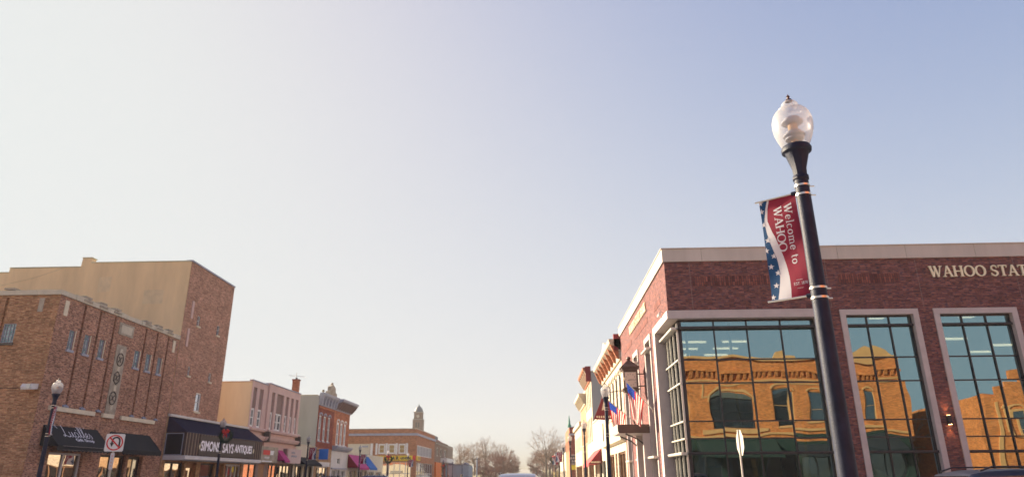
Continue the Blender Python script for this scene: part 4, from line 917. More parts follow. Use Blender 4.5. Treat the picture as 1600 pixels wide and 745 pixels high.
# bracket clock
ck = thing('bracket_clock', 'brown square four-sided clock with a pyramid roof bracketed to the sunlit bank side', 'clock', (5.1, 38, 6.6))
b = MB(); b.box(WORLD, 4.72, 5.48, 6.12, 7.14, 37.62, 38.38, 'bronze'); b.box(WORLD, 4.66, 5.54, 6.06, 6.13, 37.56, 38.44, 'bronze'); b.box(WORLD, 4.66, 5.54, 7.14, 7.24, 37.56, 38.44, 'bronze')
for i, (z, r) in enumerate(((6.05, .36), (5.97, .26), (5.9, .12))): b.box(WORLD, 5.1-r, 5.1+r, z-.08, z, 38-r, 38+r, 'bronze')
b.build('case', ck)
b = MB(); prof = [(.50, 7.24), (.50, 7.30), (.34, 7.42), (.22, 7.56), (.10, 7.66), (.07, 7.70)]
for k in range(len(prof)-1):
    (r1, z1), (r2, z2) = prof[k], prof[k+1]
    for a in range(4):
        c = [(1, 1), (-1, 1), (-1, -1), (1, -1)]; p, q = c[a], c[(a+1) % 4]
        b.poly([(5.1+p[0]*r1, 38+p[1]*r1, z1), (5.1+q[0]*r1, 38+q[1]*r1, z1), (5.1+q[0]*r2, 38+q[1]*r2, z2), (5.1+p[0]*r2, 38+p[1]*r2, z2)], 'bronze')
b.ball((5.1, 38, 7.79), .12, 'bronze'); b.build('roof', ck)
for F_, a in ((FS(37.62), 5.1), (FX(4.72, -1), 38.0)):
    b = MB(); b.box(F_, a-.31, a+.31, 6.2, 7.0, .001, .012, 'clockface')
    for k in range(12):
        an_ = k*math.pi/6; x, z = a+.26*math.sin(an_), 6.6+.3*math.cos(an_); b.box(F_, x-.012, x+.012, z-.028, z+.028, .013, .016, 'bronze')
    fo = b.build('dial', ck)
    b = MB(); b.tube([F_(a, 6.6, .02), F_(a-.15, 6.56, .02)], .014, 'black', 5); b.tube([F_(a, 6.6, .022), F_(a+.22, 6.58, .022)], .010, 'black', 5); b.build('hand', fo)
b = MB(); b.tube([(5.48, 38, 6.95), (5.9, 38, 6.95)], .035, 'bronze', 6); b.tube([(5.48, 38, 6.3), (5.9, 38, 6.3)], .035, 'bronze', 6); b.each('bracket', ck)

# flags
def flag(y0, x_tip, z_tip, x0, z0, fall, label, seed):
    f = thing('flag', label, 'flag', (x0, y0, z0), 'flags on the bank side')
    b = MB(); b.tube([(x0, y0, z0), (x_tip, y0, z_tip)], .028, 'alu_l' if seed else 'alu', 8); b.ball((x_tip, y0, z_tip+.02), .07, 'letter_gold'); b.build('pole', f)
    b = MB(); b.section(FX(5.9, -1), [(0, z0-.15), (.12, z0-.08), (.12, z0+.08), (0, z0+.15)], y0-.07, y0+.07, 'bronze'); b.build('bracket', f)
    # cloth hangs from the upper part of the pole
    b = MB(); NU, NV = 26, 26; rnd = random.Random(seed)
    ph = rnd.random()*6
    def P(u, v):      # u: 0 hoist edge (along pole) ... stripes run away from the hoist ; v along hoist
        px_ = x_tip+(x0-x_tip)*(.08+.60*v); pz_ = z_tip+(z0-z_tip)*(.08+.60*v)
        dx = .16*u*math.sin(1.2*u+.4)*fall; dy = .13*math.sin(7*v+ph+2*u)*u+.05*math.sin(15*v+3*u)*u
        return (px_+(-.10+.30*(1-v))*u*fall*.6-.30*u*(v-.3), y0+dy, pz_-1.85*u*fall*(1-.30*v)+.05*math.sin(9*v+ph)*u)
    for i in range(NU):
        for j in range(NV):
            u0, u1, v0, v1 = i/NU, (i+1)/NU, j/NV, (j+1)/NV
            um = (u0+u1)/2; vm = (v0+v1)/2
            if um < .30 and vm < 6/13: m = 'flag_blue'
            else: m = 'flag_red' if int(vm*13) % 2 == 0 else 'flag_white'
            b.poly([P(u0, v0), P(u1, v0), P(u1, v1), P(u0, v1)], m, True)
    for i in range(5):
        for j in range(6):
            u = .025+i*.06; v = .04+j*.075; c = Vector(P(u, v)); t1 = Vector(P(u+.012, v))-c; t2 = Vector(P(u, v+.015))-c
            b.poly([tuple(c+t1*math.cos(R(36*k))*(1 if k % 2 == 0 else .45)+t2*math.sin(R(36*k))*(1 if k % 2 == 0 else .45)+Vector((0, -.012, 0))) for k in range(10)], 'flag_white')
    b.build('cloth', f)
flag(35.35, 4.45, 6.33, 5.84, 4.75, 1.0, 'nearer striped flag with blue starred corner, hanging from an angled pole', 1)
flag(42.6, 4.25, 6.1, 5.84, 4.75, .9, 'farther striped flag hanging half hidden behind the brown canopy', 2)
# fire siren / trees none

# --- cream Victorian next to the bank
b1 = thing('cream_building', 'sunlit cream Victorian building with a heavy bracketed cornice directly beyond the bank', 'building', (15, 55, 0))
body(b1, 6.2, 26, 47.62, 61.95, 9.9, 'brick_cream')
w1 = [(48.6+k*2.3, 49.8+k*2.3) for k in range(6)]
b = MB(); wall(b, FR, 47.62, 61.95, 0, 10.2, [(a, c, 5.9, 8.5) for a, c in w1]+[(48.2, 52.8, .5, 3.3), (53.4, 54.8, .15, 3.3), (55.4, 61.4, .5, 3.3)], 'brick_cream'); b.build('facade', b1)
for a, c in w1: window(b1, FR, a, c, 5.9, 8.5, d=-.12, fm='stone_dark', gm='glass_dark', fw=.1, bar=.08, sill='stone'); hood(b1, FR, a, c, 8.5, 'stone')
shopwin(b1, FR, 48.2, 52.8, .5, 3.3, 3, 'wood'); shopwin(b1, FR, 55.4, 61.4, .5, 3.3, 4, 'wood')
b = MB(); b.box(FR, 53.4, 54.8, .15, 3.3, -.28, -.2, 'wood'); b.build('door', b1)
cornice(b1, FR, 47.7, 61.9, 9.3, 10.75, .75, 'brick_cream', 'brick_orange', 8)
b = MB(); b.section(FR, [(.002, 3.9), (.35, 4.0), (.4, 4.4), (.002, 4.5)], 47.7, 61.9, 'cream'); b.build('shop_cornice', b1)
b = MB(); b.box(FR, 47.7, 48.0, 10.0, 11.1, -.1, .45, 'maroon'); b.prism(FR, [(53, 10.76), (56.5, 10.76), (56.2, 11.3), (54.75, 11.8), (53.3, 11.3)], .1, .5, 'cream'); b.each('pediment', b1)
# pyramid shaped maroon hanging sign
hg = thing('hanging_sign', 'maroon bell shaped hanging sign with pale lettering, projecting over the pavement beyond the flags', 'sign', (4.8, 50, 6))
b = MB(); b.prism(FS(50), [(4.0, 5.5), (4.9, 5.42), (5.62, 5.6), (5.3, 6.3), (4.95, 7.2), (4.75, 7.3), (4.5, 6.6)], -.06, .06, 'maroon'); b.build('panel', hg)
b = MB()
for k in range(9): x = 4.2+k*.155; b.box(FS(50), x, x+.09, 5.58, 5.72, .061, .064, 'letter_gold')
b.prism(FS(50), [(4.6, 6.1), (4.85, 6.15), (4.9, 6.6), (4.75, 6.7)], .061, .064, 'letter_gold'); b.build('lettering', hg)
b = MB(); b.tube([(4.75, 50, 7.25), (5.9, 50, 7.45)], .03, 'black', 6); b.tube([(5.62, 50, 5.7), (5.9, 50, 5.7)], .03, 'black', 6); b.each('bracket', hg)
# --- low pale shop with red awning
b2 = thing('pale_shop', 'low sunlit pale shop with a long red awning beyond the cream building', 'shop', (15, 68, 0))
body(b2, 6.2, 24, 62.0, 74.95, 6.6, 'cream')
b = MB(); wall(b, FR, 62.0, 74.95, 0, 6.9, [(62.6, 65.6, .5, 3.0), (66.4, 70, .5, 3.0), (70.6, 72, .15, 3.0), (72.4, 74.6, .5, 3.0), (63, 64.4, 4.6, 6.2)], 'cream'); b.build('facade', b2)
shopwin(b2, FR, 62.6, 65.6, .5, 3.0, 2); shopwin(b2, FR, 66.4, 70, .5, 3.0, 2); shopwin(b2, FR, 72.4, 74.6, .5, 3.0, 2); window(b2, FR, 63, 64.4, 4.6, 6.2, sill='stone')
b = MB(); b.box(FR, 70.6, 72, .15, 3.0, -.28, -.2, 'wood'); b.build('door', b2)
b = MB(); b.box(FR, 62.0, 74.9, 6.902, 7.05, -.3, .08, 'stone'); b.build('coping', b2)
aw = awning(b2, FR, 66.0, 74.6, 4.15, 2.8, 1.25, 'red_c', .28, side='maroon'); 
b = MB()
for k in range(7): x = 4.86+k*.13; b.box(FS(66.0), x, x+.08, 2.86, 3.0, .003, .006, 'letter_gold')
b.build('lettering', aw)
# --- tall cream block with grey side wall
b3 = thing('grey_sided_building', 'tall cream building with stepped cornices and a plain grey side wall above the pale shop', 'building', (15, 85, 0))
body(b3, 6.2, 26, 75.3, 95, 12.2, 'brick_cream')
b = MB(); b.box(FS(75.0), 5.92, 26, .0, 12.35, -.29, 0, 'stucco_g'); b.build('side_wall', b3)
w3 = [(76.2+k*2.35, 77.4+k*2.35) for k in range(8)]
b = MB(); wall(b, FR, 75.02, 84.5, 0, 12.3, [(a, c, z, z+2.4) for a, c in w3[:4] for z in (5.4, 9.0)]+[(75.8, 84, .5, 3.2)], 'brick_cream'); wall(b, FR, 84.5, 95, 0, 11.0, [(a, c, 5.4, 7.9) for a, c in w3[4:]]+[(85, 94.4, .5, 3.2)], 'brick_tan'); b.build('facade', b3)
for a, c in w3[:4]:
    for z in (5.4, 9.0): window(b3, FR, a, c, z, z+2.4, fm='stone', gm='glass_dark', sill='stone')
for a, c in w3[4:]: window(b3, FR, a, c, 5.4, 7.9, fm='stone', gm='glass_dark', sill='stone')
shopwin(b3, FR, 75.8, 84, .5, 3.2, 5, 'wood'); shopwin(b3, FR, 85, 94.4, .5, 3.2, 5, 'wood')
cornice(b3, FR, 75.1, 84.4, 11.5, 12.9, .8, 'brick_orange', 'cream', 6); cornice(b3, FR, 84.6, 94.9, 9.9, 11.2, .8, 'cream', 'stone', 6)
b = MB(); b.box(FS(75.0), 5.3, 5.9, 12.3, 13.0, -.3, .05, 'maroon'); b.box(FS(75), 5.3, 8.2, 12.352, 12.5, -.3, .03, 'stone_d'); b.box(FS(75), 5.35, 5.89, 11.4, 12.29, -.3, .04, 'maroon'); b.build('cornice_end', b3)
# --- row continuing to the side street
b5 = thing('sunlit_terrace', 'sunlit two-storey tan terrace before the far side street', 'building', (15, 104, 0))
body(b5, 6.2, 24, 95.02, 112, 8.2, 'brick_cream')
b = MB(); wall(b, FR, 95.02, 112, 0, 8.6, [(96.4+k*3, 97.8+k*3, 5, 7) for k in range(5)]+[(95.8, 111, .5, 3.1)], 'brick_cream'); b.box(FR, 95.1, 112, 8.2, 8.7, .002, .3, 'stone'); b.build('facade', b5)
for k in range(5): window(b5, FR, 96.4+k*3, 97.8+k*3, 5, 7, fm='white')
shopwin(b5, FR, 95.8, 111, .5, 3.1, 9, 'wood')
# --- red brick corner block with green finial
b4 = thing('finial_building', 'distant red brick corner building with a green pointed finial and a dark sign', 'building', (15, 140, 0))
body(b4, 6.2, 26, 131.4, 150, 9.9, 'brick_red')
F4 = FS(131)
b = MB(); wall(b, F4, 5.92, 26, 0, 10.3, [(7.0, 7.9, 6.2, 7.7), (10, 11, 6.2, 7.7)], 'brick_red'); wall(b, FR, 131.02, 150, 0, 10.3, [(133+k*3.5, 134.4+k*3.5, 6.2, 8.2) for k in range(5)], 'brick_orange'); b.build('facade', b4)
window(b4, F4, 7.0, 7.9, 6.2, 7.7, fm='offw', fw=.14, gm='glass_bright'); window(b4, F4, 10, 11, 6.2, 7.7, fm='offw', fw=.14)
for k in range(5): window(b4, FR, 133+k*3.5, 134.4+k*3.5, 6.2, 8.2, fm='offw')
b = MB(); b.box(F4, 5.7, 26, 8.9, 9.2, .002, .2, 'slate'); b.box(F4, 5.7, 26, 10.31, 10.45, -.3, .15, 'slate'); b.build('belt_course', b4)
b = MB(); b.lathe((5.95, 131.1, 10.3), [(.35, 0), (.35, .4), (.22, .6), (.15, 1.3), (.02, 2.2)], 'copper', 8); b.build('finial', b4)
b = MB(); b.box(F4, 5.8, 8.6, 3.9, 5.4, .01, .3, 'stone_dark'); b.box(F4, 5.8, 8.6, 5.35, 5.5, .301, .34, 'pink'); b.box(F4, 5.8, 8.6, 3.8, 3.95, .301, .34, 'pink')
for k in range(6): b.box(F4, 6.0+k*.42, 6.25+k*.42, 4.75, 5.05, .301, .33, 'pink')
for k in range(5): b.box(F4, 6.2+k*.42, 6.45+k*.42, 4.2, 4.5, .301, .33, 'pink')
b.build('wall_sign', b4)
b = MB(); b.box(F4, 6.0, 7.4, 2.9, 3.7, .01, .5, 'yellow'); b.build('yellow_sign', b4); b = MB(); b.box(F4, 7.5, 9.5, 2.4, 3.5, .01, .4, 'red_c'); b.build('red_panel', b4)
b6 = thing('far_tan_row', 'far sunlit tan brick row at the end of the right side of the street', 'building', (15, 170, 0))
body(b6, 6.2, 20, 150.02, 190, 6.2, 'brick_cream')
b = MB(); wall(b, FR, 150.02, 190, 0, 6.6, [(152+k*6, 156+k*6, .5, 3) for k in range(6)], 'brick_cream'); b.build('facade', b6)
for k in range(6): shopwin(b6, FR, 152+k*6, 156+k*6, .5, 3, 2)

# ------------------------------------------------------------------ buildings behind the viewer (seen mirrored in the bank glazing)
FNn = FN(-1.4)
C1 = thing('arched_building', 'orange brick building with corbelled cornice and wide arched window, mirrored in the bank glass', 'building', (19, -10, 0))
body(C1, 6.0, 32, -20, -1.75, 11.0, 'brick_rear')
b = MB(); hw = [(15.2, 18.9, 5.7, 8.2), (21.0, 22.3, 5.75, 8.7), (23.6, 24.9, 5.75, 8.7), (27.2, 28.2, 5.75, 8.7), (28.6, 29.6, 5.75, 8.7), (9, 10.3, 5.75, 8.7), (11.8, 13.1, 5.75, 8.7)]
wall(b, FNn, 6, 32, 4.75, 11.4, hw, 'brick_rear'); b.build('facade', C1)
b = MB(); wall(b, FNn, 6, 32, 0, 4.75, [(7+k*3.1, 9.6+k*3.1, .5, 3.6) for k in range(8)], 'awn_shade_green', d=-.02); b.build('ground_floor', C1)  # storefront wall coloured near black, painting in the shade under the awnings
for k in range(8): shopwin(C1, FNn, 7+k*3.1, 9.6+k*3.1, .5, 3.6, 2, 'alu', 'glass_dark')
window(C1, FNn, 15.2, 18.9, 5.7, 8.2, cols=3, rows=2, fm='alu', fw=.12)
b = MB(); b.prism(FNn, [(15.2, 8.2), (18.9, 8.2), (18.9, 8.3), (18.2, 8.75), (17.05, 8.95), (15.9, 8.75), (15.2, 8.3)], .004, .03, 'stone_dark')
b.prism(FNn, [(15.0, 7.9), (15.15, 7.9), (15.15, 8.4), (15.9, 8.9), (17.05, 9.1), (18.2, 8.9), (18.95, 8.4), (18.95, 7.9), (19.1, 7.9), (19.1, 8.5), (18.3, 9.1), (17.05, 9.32), (15.8, 9.1), (15.0, 8.5)], .004, .09, 'trim_tan'); b.prism(FNn, [(14.4, 8.3), (15.0, 8.3), (15.0, 8.45), (14.55, 8.45), (14.55, 9.4), (14.4, 9.4)], .004, .05, 'trim_tan')
b.box(FNn, 14.2, 19.8, 5.35, 5.66, .002, .14, 'trim_tan'); b.build('arch_surround', C1)
for h_ in hw[1:]: window(C1, FNn, *h_, fm='trim_tan', fw=.1, rows=2, sill='trim_tan'); hood(C1, FNn, h_[0], h_[1], h_[3], 'trim_tan')
b = MB()
for k in range(52): x = 6.1+k*.5; b.section(FNn, [(.002, 9.75), (.1, 9.85), (.28, 10.3), (.002, 10.3)], x, x+.24, 'brick_rear')
b.box(FNn, 6, 32, 10.302, 10.5, .002, .32, 'brick_rear'); b.box(FNn, 6, 32, 11.4, 11.6, -.3, .2, 'trim_tan'); b.box(FNn, 6, 32, 5.0, 5.2, .002, .12, 'trim_tan'); b.box(FNn, 6, 32, 9.5, 9.62, .002, .06, 'trim_tan'); b.build('corbel_table', C1)
b = MB(); b.prism(FNn, [(28.0, 11.6), (31.4, 11.6), (31.0, 12.0), (29.7, 12.35), (28.4, 12.0)], -.2, .1, 'trim_tan'); b.prism(FNn, [(21.5, 11.6), (23.2, 11.6), (22.9, 12.0), (21.8, 12.0)], -.2, .1, 'trim_tan'); b.each('pediment', C1)
b = MB(); b.section(FNn, [(.003, 4.5), (1.9, 3.3), (1.9, 3.0), (1.85, 3.0), (.003, 4.3)], 13.6, 20.5, 'awn_shade_green'); b.section(FNn, [(.003, 4.5), (1.4, 3.6), (1.4, 3.3), (1.35, 3.3), (.003, 4.3)], 22, 31, 'black_cloth'); b.each('awning', C1)
C2 = thing('gabled_building', 'sunlit orange brick building with stepped gable and cream arches, mirrored in the bank glass', 'building', (45, -12, 0))
body(C2, 38.6, 60, -22, -1.75, 8.0, 'brick_rear')
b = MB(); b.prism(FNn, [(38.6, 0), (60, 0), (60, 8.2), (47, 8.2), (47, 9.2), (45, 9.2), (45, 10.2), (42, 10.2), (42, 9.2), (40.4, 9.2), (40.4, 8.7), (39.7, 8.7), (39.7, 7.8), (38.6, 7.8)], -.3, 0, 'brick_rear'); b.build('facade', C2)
for a in (40.2, 43, 46, 49, 52): window(C2, FNn, a, a+1.3, 4.6, 6.8, d=.07, fm='trim_tan', fw=.16); hood(C2, FNn, a, a+1.3, 6.8, 'trim_tan')
b = MB()
for a in (39.4, 42.1, 45, 48): b.box(FNn, a, a+.35, 0, 7.4, .002, .12, 'trim_tan')
b.each('pilaster', C2)
ph_ = thing('red_shop', 'plain brick building across the street behind the viewer', 'building', (-30, -15, 0))
body(ph_, -44, -24.6, -40, 3, 9.5, 'brick_tan'); b = MB(); wall(b, FL, -40, 3, 0, 10, [(-36+k*4, -34.4+k*4, 5.5, 7.6) for k in range(9)], 'brick_tan'); b.build('facade', ph_)
for k in range(9): window(ph_, FL, -36+k*4, -34.4+k*4, 5.5, 7.6)
# ------------------------------------------------------------------ STREET LAMPS
def make_lamp():
    t = thing('street_lamp', 'x', 'street lamp', (0, 0, 0), 'acorn street lamps along both kerbs')
    b = MB()
    b.lathe((0, 0, 0), [(.24, 0), (.24, .12), (.21, .16), (.20, .55), (.15, .7), (.13, .95), (.14, 1.0), (.10, 1.06)], 'pole', 16, flute=.04)
    b.lathe((0, 0, 0), [(.086, 1.0), (.079, 1.7), (.069, 3.2), (.063, 4.29)], 'pole', 24); b.build('pole', t, True)
    b = MB(); b.lathe((0, 0, 0), [(.063, 4.27), (.076, 4.285), (.076, 4.31), (.064, 4.325), (.068, 4.40), (.088, 4.47), (.108, 4.54), (.118, 4.565)], 'pole', 16, flute=.06)
    b.lathe((0, 0, 0), [(.112, 4.555), (.134, 4.57), (.138, 4.60), (.126, 4.625), (.10, 4.64), (.02, 4.642)], 'pole', 32); b.build('collar', t, True)
    b = MB(); b.lathe((0, 0, 0), [(.112, 4.622), (.135, 4.66), (.160, 4.72), (.180, 4.79), (.187, 4.85), (.184, 4.91), (.168, 4.965), (.145, 5.0), (.118, 5.018), (.118, 5.03), (.06, 5.035)], 'globe', 40); g = b.build('globe', t, True)
    b = MB(); b.lathe((0, 0, 0), [(.05, 5.03), (.075, 5.06), (.078, 5.085), (.06, 5.11), (.035, 5.125)], 'globe', 20); b.build('finial_glass', g, True)
    b = MB(); b.lathe((0, 0, 0), [(.036, 5.122), (.03, 5.14), (.012, 5.155), (.012, 5.17), (.018, 5.176), (.012, 5.183), (.003, 5.20)], 'bronze', 12); b.build('finial', g, True)
    b = MB()
    for z, r in ((4.70, .085), (4.735, .10), (4.77, .07), (4.88, .10), (4.91, .075)): b.lathe((0, 0, z), [(.01, 0), (r, .004), (r, .018), (.01, .022)], 'slate', 20)
    b.lathe((0, 0, 0), [(.035, 4.64), (.035, 4.76), (.045, 4.78), (.045, 4.87), (.02, 4.875)], 'desk', 14); b.build('lamp_core', t, True)
    for z in (4.215, 4.125, 3.225, 3.135):
        b = MB(); b.lathe((0, 0, z), [(.064+.006*(z < 4), -.010), (.070+.006*(z < 4), -.009), (.070+.006*(z < 4), .009), (.064+.006*(z < 4), .010)], 'steel', 24); b.tube([(.066, 0, z), (.112, 0, z)], .007, 'steel', 5); b.build('clamp_band', t, True)
    return t
def make_banner():
    t = thing('street_banner', 'x', 'banner', (0, 0, 0), 'welcome banners on the lamps')
    W, Hh = .345, .985; ux, uy = -.80, .60
    def P(u, v, e):
        s = .072+W*(1-u); bow = .018*math.sin(math.pi*v)*(1-u*.4)+.006*math.sin(9*v+4*u)
        return (ux*s+uy*(e-bow)*-1*1.0, uy*s-(.8)*(e-bow)*1.0, 4.158-Hh*v+.0*u)
    N_ = 24
    be = [(0, .22), (.08, .14), (.2, .07), (.3, .085), (.4, .13), (.5, .20), (.6, .27), (.7, .295), (.8, .28), (.9, .23), (1, .17)]
    we = [(0, .275), (.08, .20), (.2, .15), (.3, .22), (.4, .32), (.5, .39), (.6, .455), (.7, .505), (.8, .535), (.9, .54), (1, .52)]
    def ip(T, v):
        for (a, x), (c, y) in zip(T, T[1:]):
            if v <= c: f = (v-a)/(c-a); f = f*f*(3-2*f)*.4+f*.6; return x+(y-x)*f
        return T[-1][1]
    b = MB()
    for sgn in (1, -1):
        for i in range(N_):
            v0, v1 = i/N_, (i+1)/N_
            for f0, f1, m in ((lambda v: 0, lambda v: ip(be, v), 'navy'), (lambda v: ip(be, v), lambda v: ip(we, v), 'ban_white'), (lambda v: ip(we, v), lambda v: 1, 'crimson')):
                for q in range(3):
                    g0 = lambda v: f0(v)+(f1(v)-f0(v))*q/3
                    g1 = lambda v: f0(v)+(f1(v)-f0(v))*(q+1)/3
                    b.poly([P(g0(v0), v0, .0015*sgn), P(g1(v0), v0, .0015*sgn), P(g1(v1), v1, .0015*sgn), P(g0(v1), v1, .0015*sgn)], m, True)
        for (u, v) in ((.03, .015), (.03, .10), (.045, .235), (.10, .40), (.02, .50), (.20, .565), (.085, .665), (.245, .735), (.16, .855), (.04, .965)):
            r = .030; pts = []
            for k in range(10):
                a = R(36*k-90+8); q = r if k % 2 == 0 else r*.42; uu_, vv_ = u+q*math.cos(a)/W, v+q*math.sin(a)/Hh
                pts.append(P(min(max(uu_, .003), ip(be, max(min(vv_, 1), 0))), min(max(vv_, .003), .997), .0028*sgn))
            b.poly(pts, 'ban_white')
    b.build('cloth', t, True)
    b = MB()
    def T1(u0, v0, sz, sgn):     # text running downwards, tops of the letters towards the pole
        if sgn > 0: return lambda x, y, e: P(u0+y*sz/W, v0+x*sz/Hh, .0032+.00002*e*10)
        return lambda x, y, e: P(u0+.62*0+y*sz/W, v0+x*sz/Hh, -.0032-.0002*e)
    put_roman(b, lambda x, y, e: P(.655+y*.070/W, .075+x*.0905/Hh, .003+.001*(e-1)), 'Welcome to', 'ban_white', .035)
    put_roman(b, lambda x, y, e: P(.36+y*.076/W, .085+x*.0905/Hh, .003+.001*(e-1)), 'WAHOO', 'ban_white', -.02)
    put_roman(b, lambda x, y, e: P(.625+x*.0215/W, .885-y*.027/Hh, .003+.001*(e-1)), 'EST. 1870', 'ban_white', .04)
    for v in (.835, .915): b.poly([P(.70, v, .003), P(.86, v, .003), P(.86, v+.003, .003), P(.70, v+.003, .003)], 'ban_white')
    put_roman(b, lambda x, y, e: P(.655+(1-y)*.070/W, .075+x*.0905/Hh, -.003-.001*(e-1)), 'Welcome to', 'ban_white', .035)
    put_roman(b, lambda x, y, e: P(.36+(1-y)*.076/W, .085+x*.0905/Hh, -.003-.001*(e-1)), 'WAHOO', 'ban_white', -.02)
    b.build('lettering', t, True)
    for z in (4.163, 3.172):
        b = MB(); b.tube([(ux*.07, uy*.07, z), (ux*.455, uy*.455, z)], .009, 'steel', 8); b.tube([(ux*.06, uy*.06, z+.0), (ux*.105, uy*.105, z)], .022, 'pole', 8); b.build('banner_arm', t, True)
    return t
def make_wreath():
    t = thing('wreath', 'x', 'wreath', (0, 0, 0), 'christmas wreaths on the lamps')
    b = MB(); rnd = random.Random(5)
    for k in range(900):
        a = rnd.random()*6.283; r = .34+rnd.gauss(0, .05); x, z = r*math.cos(a), r*math.sin(a); y = rnd.gauss(0, .05)
        d = Vector((math.cos(a)*rnd.uniform(-1, 1)-math.sin(a), rnd.uniform(-.8, .8), math.sin(a)*rnd.uniform(-1, 1)+math.cos(a))).normalized()*.10
        n = d.orthogonal().normalized()*.012
        b.poly([(x-n.x, y-n.y, z-n.z), (x+n.x, y+n.y, z+n.z), (x+d.x, y+d.y, z+d.z)], 'needle')
    b.tube([(.34*math.cos(k*.3927), 0, .34*math.sin(k*.3927)) for k in range(16)], .05, 'needle', 7, closed=True); b.build('greenery', t, True)
    b = MB()
    for s in (-1, 1):
        b.tube([(0, -.09, .22), (s*.12, -.12, .36), (s*.20, -.10, .30), (s*.14, -.10, .20), (0, -.09, .2)], [.03, .07, .06, .06, .03], 'red', 8)
        b.tube([(0, -.09, .2), (s*.07, -.11, .05), (s*.10, -.10, -.08)], [.03, .045, .02], 'red', 6)
    b.ball((0, -.12, .22), .06, 'red'); b.build('bow', t, True)
    b = MB(); b.tube([(0, .02, .3), (0, .2, .3)], .012, 'black', 5); b.build('hook', t, True)
    return t
lamp0 = make_lamp(); ban0 = make_banner(); wr0 = make_wreath()
used = [0, 0, 0]
def place(proto, i, loc, label, rz=0, sc=1):
    o = proto if not used[i] else copy_tree(proto); used[i] = 1
    o.location = loc; o.rotation_euler = (0, 0, rz); o['label'] = label; return o
LS = 'left kerb'; 
lamps = [((2.53, 6, 0), 'big near dark street lamp with a clear frosted globe and crimson welcome banner'),
 ((-17.56, 24.83, 0), 'dark street lamp nearest on the left, in front of the brown brick corner building'),
 ((-19.17, 42.46, 0), 'dark street lamp with a red bowed wreath in front of the antique shop'),
 ((-19.69, 60.57, 0), 'dark street lamp before the cream one-storey shop and grey side wall'),
 ((-19.9, 79.5, 0), 'dark street lamp in front of the magenta awning'),
 ((-19.77, 94.08, 0), 'dark street lamp with a wreath in front of the yellow sign band'),
 ((-18.93, 104.13, 0), 'dark street lamp at the right end of the yellow sign band'),
 ((-19.4, 147, 0), 'far dark street lamp beside the orange shop panel'),
 ((-19.4, 163, 0), 'far left street lamp in front of the white canopy'),
 ((-19.2, 182, 0), 'far left street lamp just beyond the brown brick building'),
 ((2.73, 27.73, 0), 'dark street lamp standing before the bracket clock and the flags'),
 ((3.06, 46.41, 0), 'dark street lamp in front of the red awning on the right side'),
 ((2.85, 62.73, 0), 'dark street lamp in front of the red brick building with green finial'),
 ((2.76, 76.69, 0), 'fourth street lamp along the right kerb with globe against the sky'),
 ((2.78, 94.04, 0), 'fifth street lamp along the right kerb with a banner'),
 ((2.75, 112, 0), 'right kerb street lamp with a bright red wreath bow before the side street'),
 ((2.75, 138, 0), 'first right kerb street lamp beyond the side street'),
 ((2.75, 158, 0), 'second right kerb street lamp beyond the side street'),
 ((2.75, 180, 0), 'farthest street lamp on the right kerb')]
for loc, lab in lamps: place(lamp0, 0, loc, lab)
bans = [((2.53, 6, 0), 'large crimson welcome banner with starry blue edge on the big near lamp', 0),
 ((-17.56, 24.83, 0), 'narrow side view of a banner on the leftmost street lamp', R(180)),
 ((-19.69, 60.57, 0), 'red white and blue banner beside the blue square sign', R(200)),
 ((-19.9, 79.5, 0), 'red white and blue banner in front of the magenta awning', R(200)),
 ((-18.93, 104.13, 0), 'banner on the street lamp at the end of the yellow sign band', R(200)),
 ((2.76, 76.69, 0), 'small pink looking banner on the fourth lamp of the right kerb', R(20)),
 ((2.78, 94.04, 0), 'small banner on the fifth lamp of the right kerb', R(20))]
for k, (loc, lab, rz) in enumerate(bans):
    o = place(ban0, 1, loc, lab, rz)
    if k >= 2: o.scale = (2.1, 2.1, 1.0)
wrs = [((-18.80, 42.2, 4.10), 'green wreath with a red bow overlapping the brown antique sign board'), ((-19.6, 93.6, 3.98), 'round wreath hanging in front of the yellow sign band'),
 ((-19.3, 146.5, 3.8), 'far wreath beside the orange shop panel'), ((2.55, 111.6, 4.2), 'small wreath with bright red bow far down the right kerb')]
for loc, lab in wrs: place(wr0, 2, loc, lab)
for o in list(bpy.data.objects):
    if o.name == 'wreath.003': o.scale = (1.5, 1.5, 1.5)
for o in list(bpy.data.objects):
    if o.name == 'wreath.001': o.scale = (1.25, 1.25, 1.25)

# ------------------------------------------------------------------ TRAFFIC SIGNS
ns = thing('traffic_sign', 'white square no U-turn sign with red ring on a pale post', 'traffic sign', (-17.5, 28.9, 0))
rot = R(20)
def SGN(x, z, d): return (-17.5+x*math.cos(rot)+d*math.sin(rot), 28.9+x*math.sin(rot)-d*math.cos(rot), z)
b = MB(); zc = 3.10; q = .35
b.prism(SGN, [(-q+.04, zc-q), (q-.04, zc-q), (q, zc-q+.04), (q, zc+q-.04), (q-.04, zc+q), (-q+.04, zc+q), (-q, zc+q-.04), (-q, zc-q+.04)], .05, .06, 'white', 'alu_l'); pl = b.build('sign_plate', ns)
b = MB(); n = 32; ro, ri = .31, .26
for k in range(n):
    a0, a1 = 2*math.pi*k/n, 2*math.pi*(k+1)/n
    b.poly([SGN(ro*math.cos(a0), zc+ro*math.sin(a0), .066), SGN(ro*math.cos(a1), zc+ro*math.sin(a1), .066), SGN(ri*math.cos(a1), zc+ri*math.sin(a1), .066), SGN(ri*math.cos(a0), zc+ri*math.sin(a0), .066)], 'red')
b.poly([SGN(-.235, zc+.195, .067), SGN(-.195, zc+.235, .067), SGN(.235, zc-.195, .067), SGN(.195, zc-.235, .067)], 'red')
cz = zc+.07; r1, r2 = .17, .105
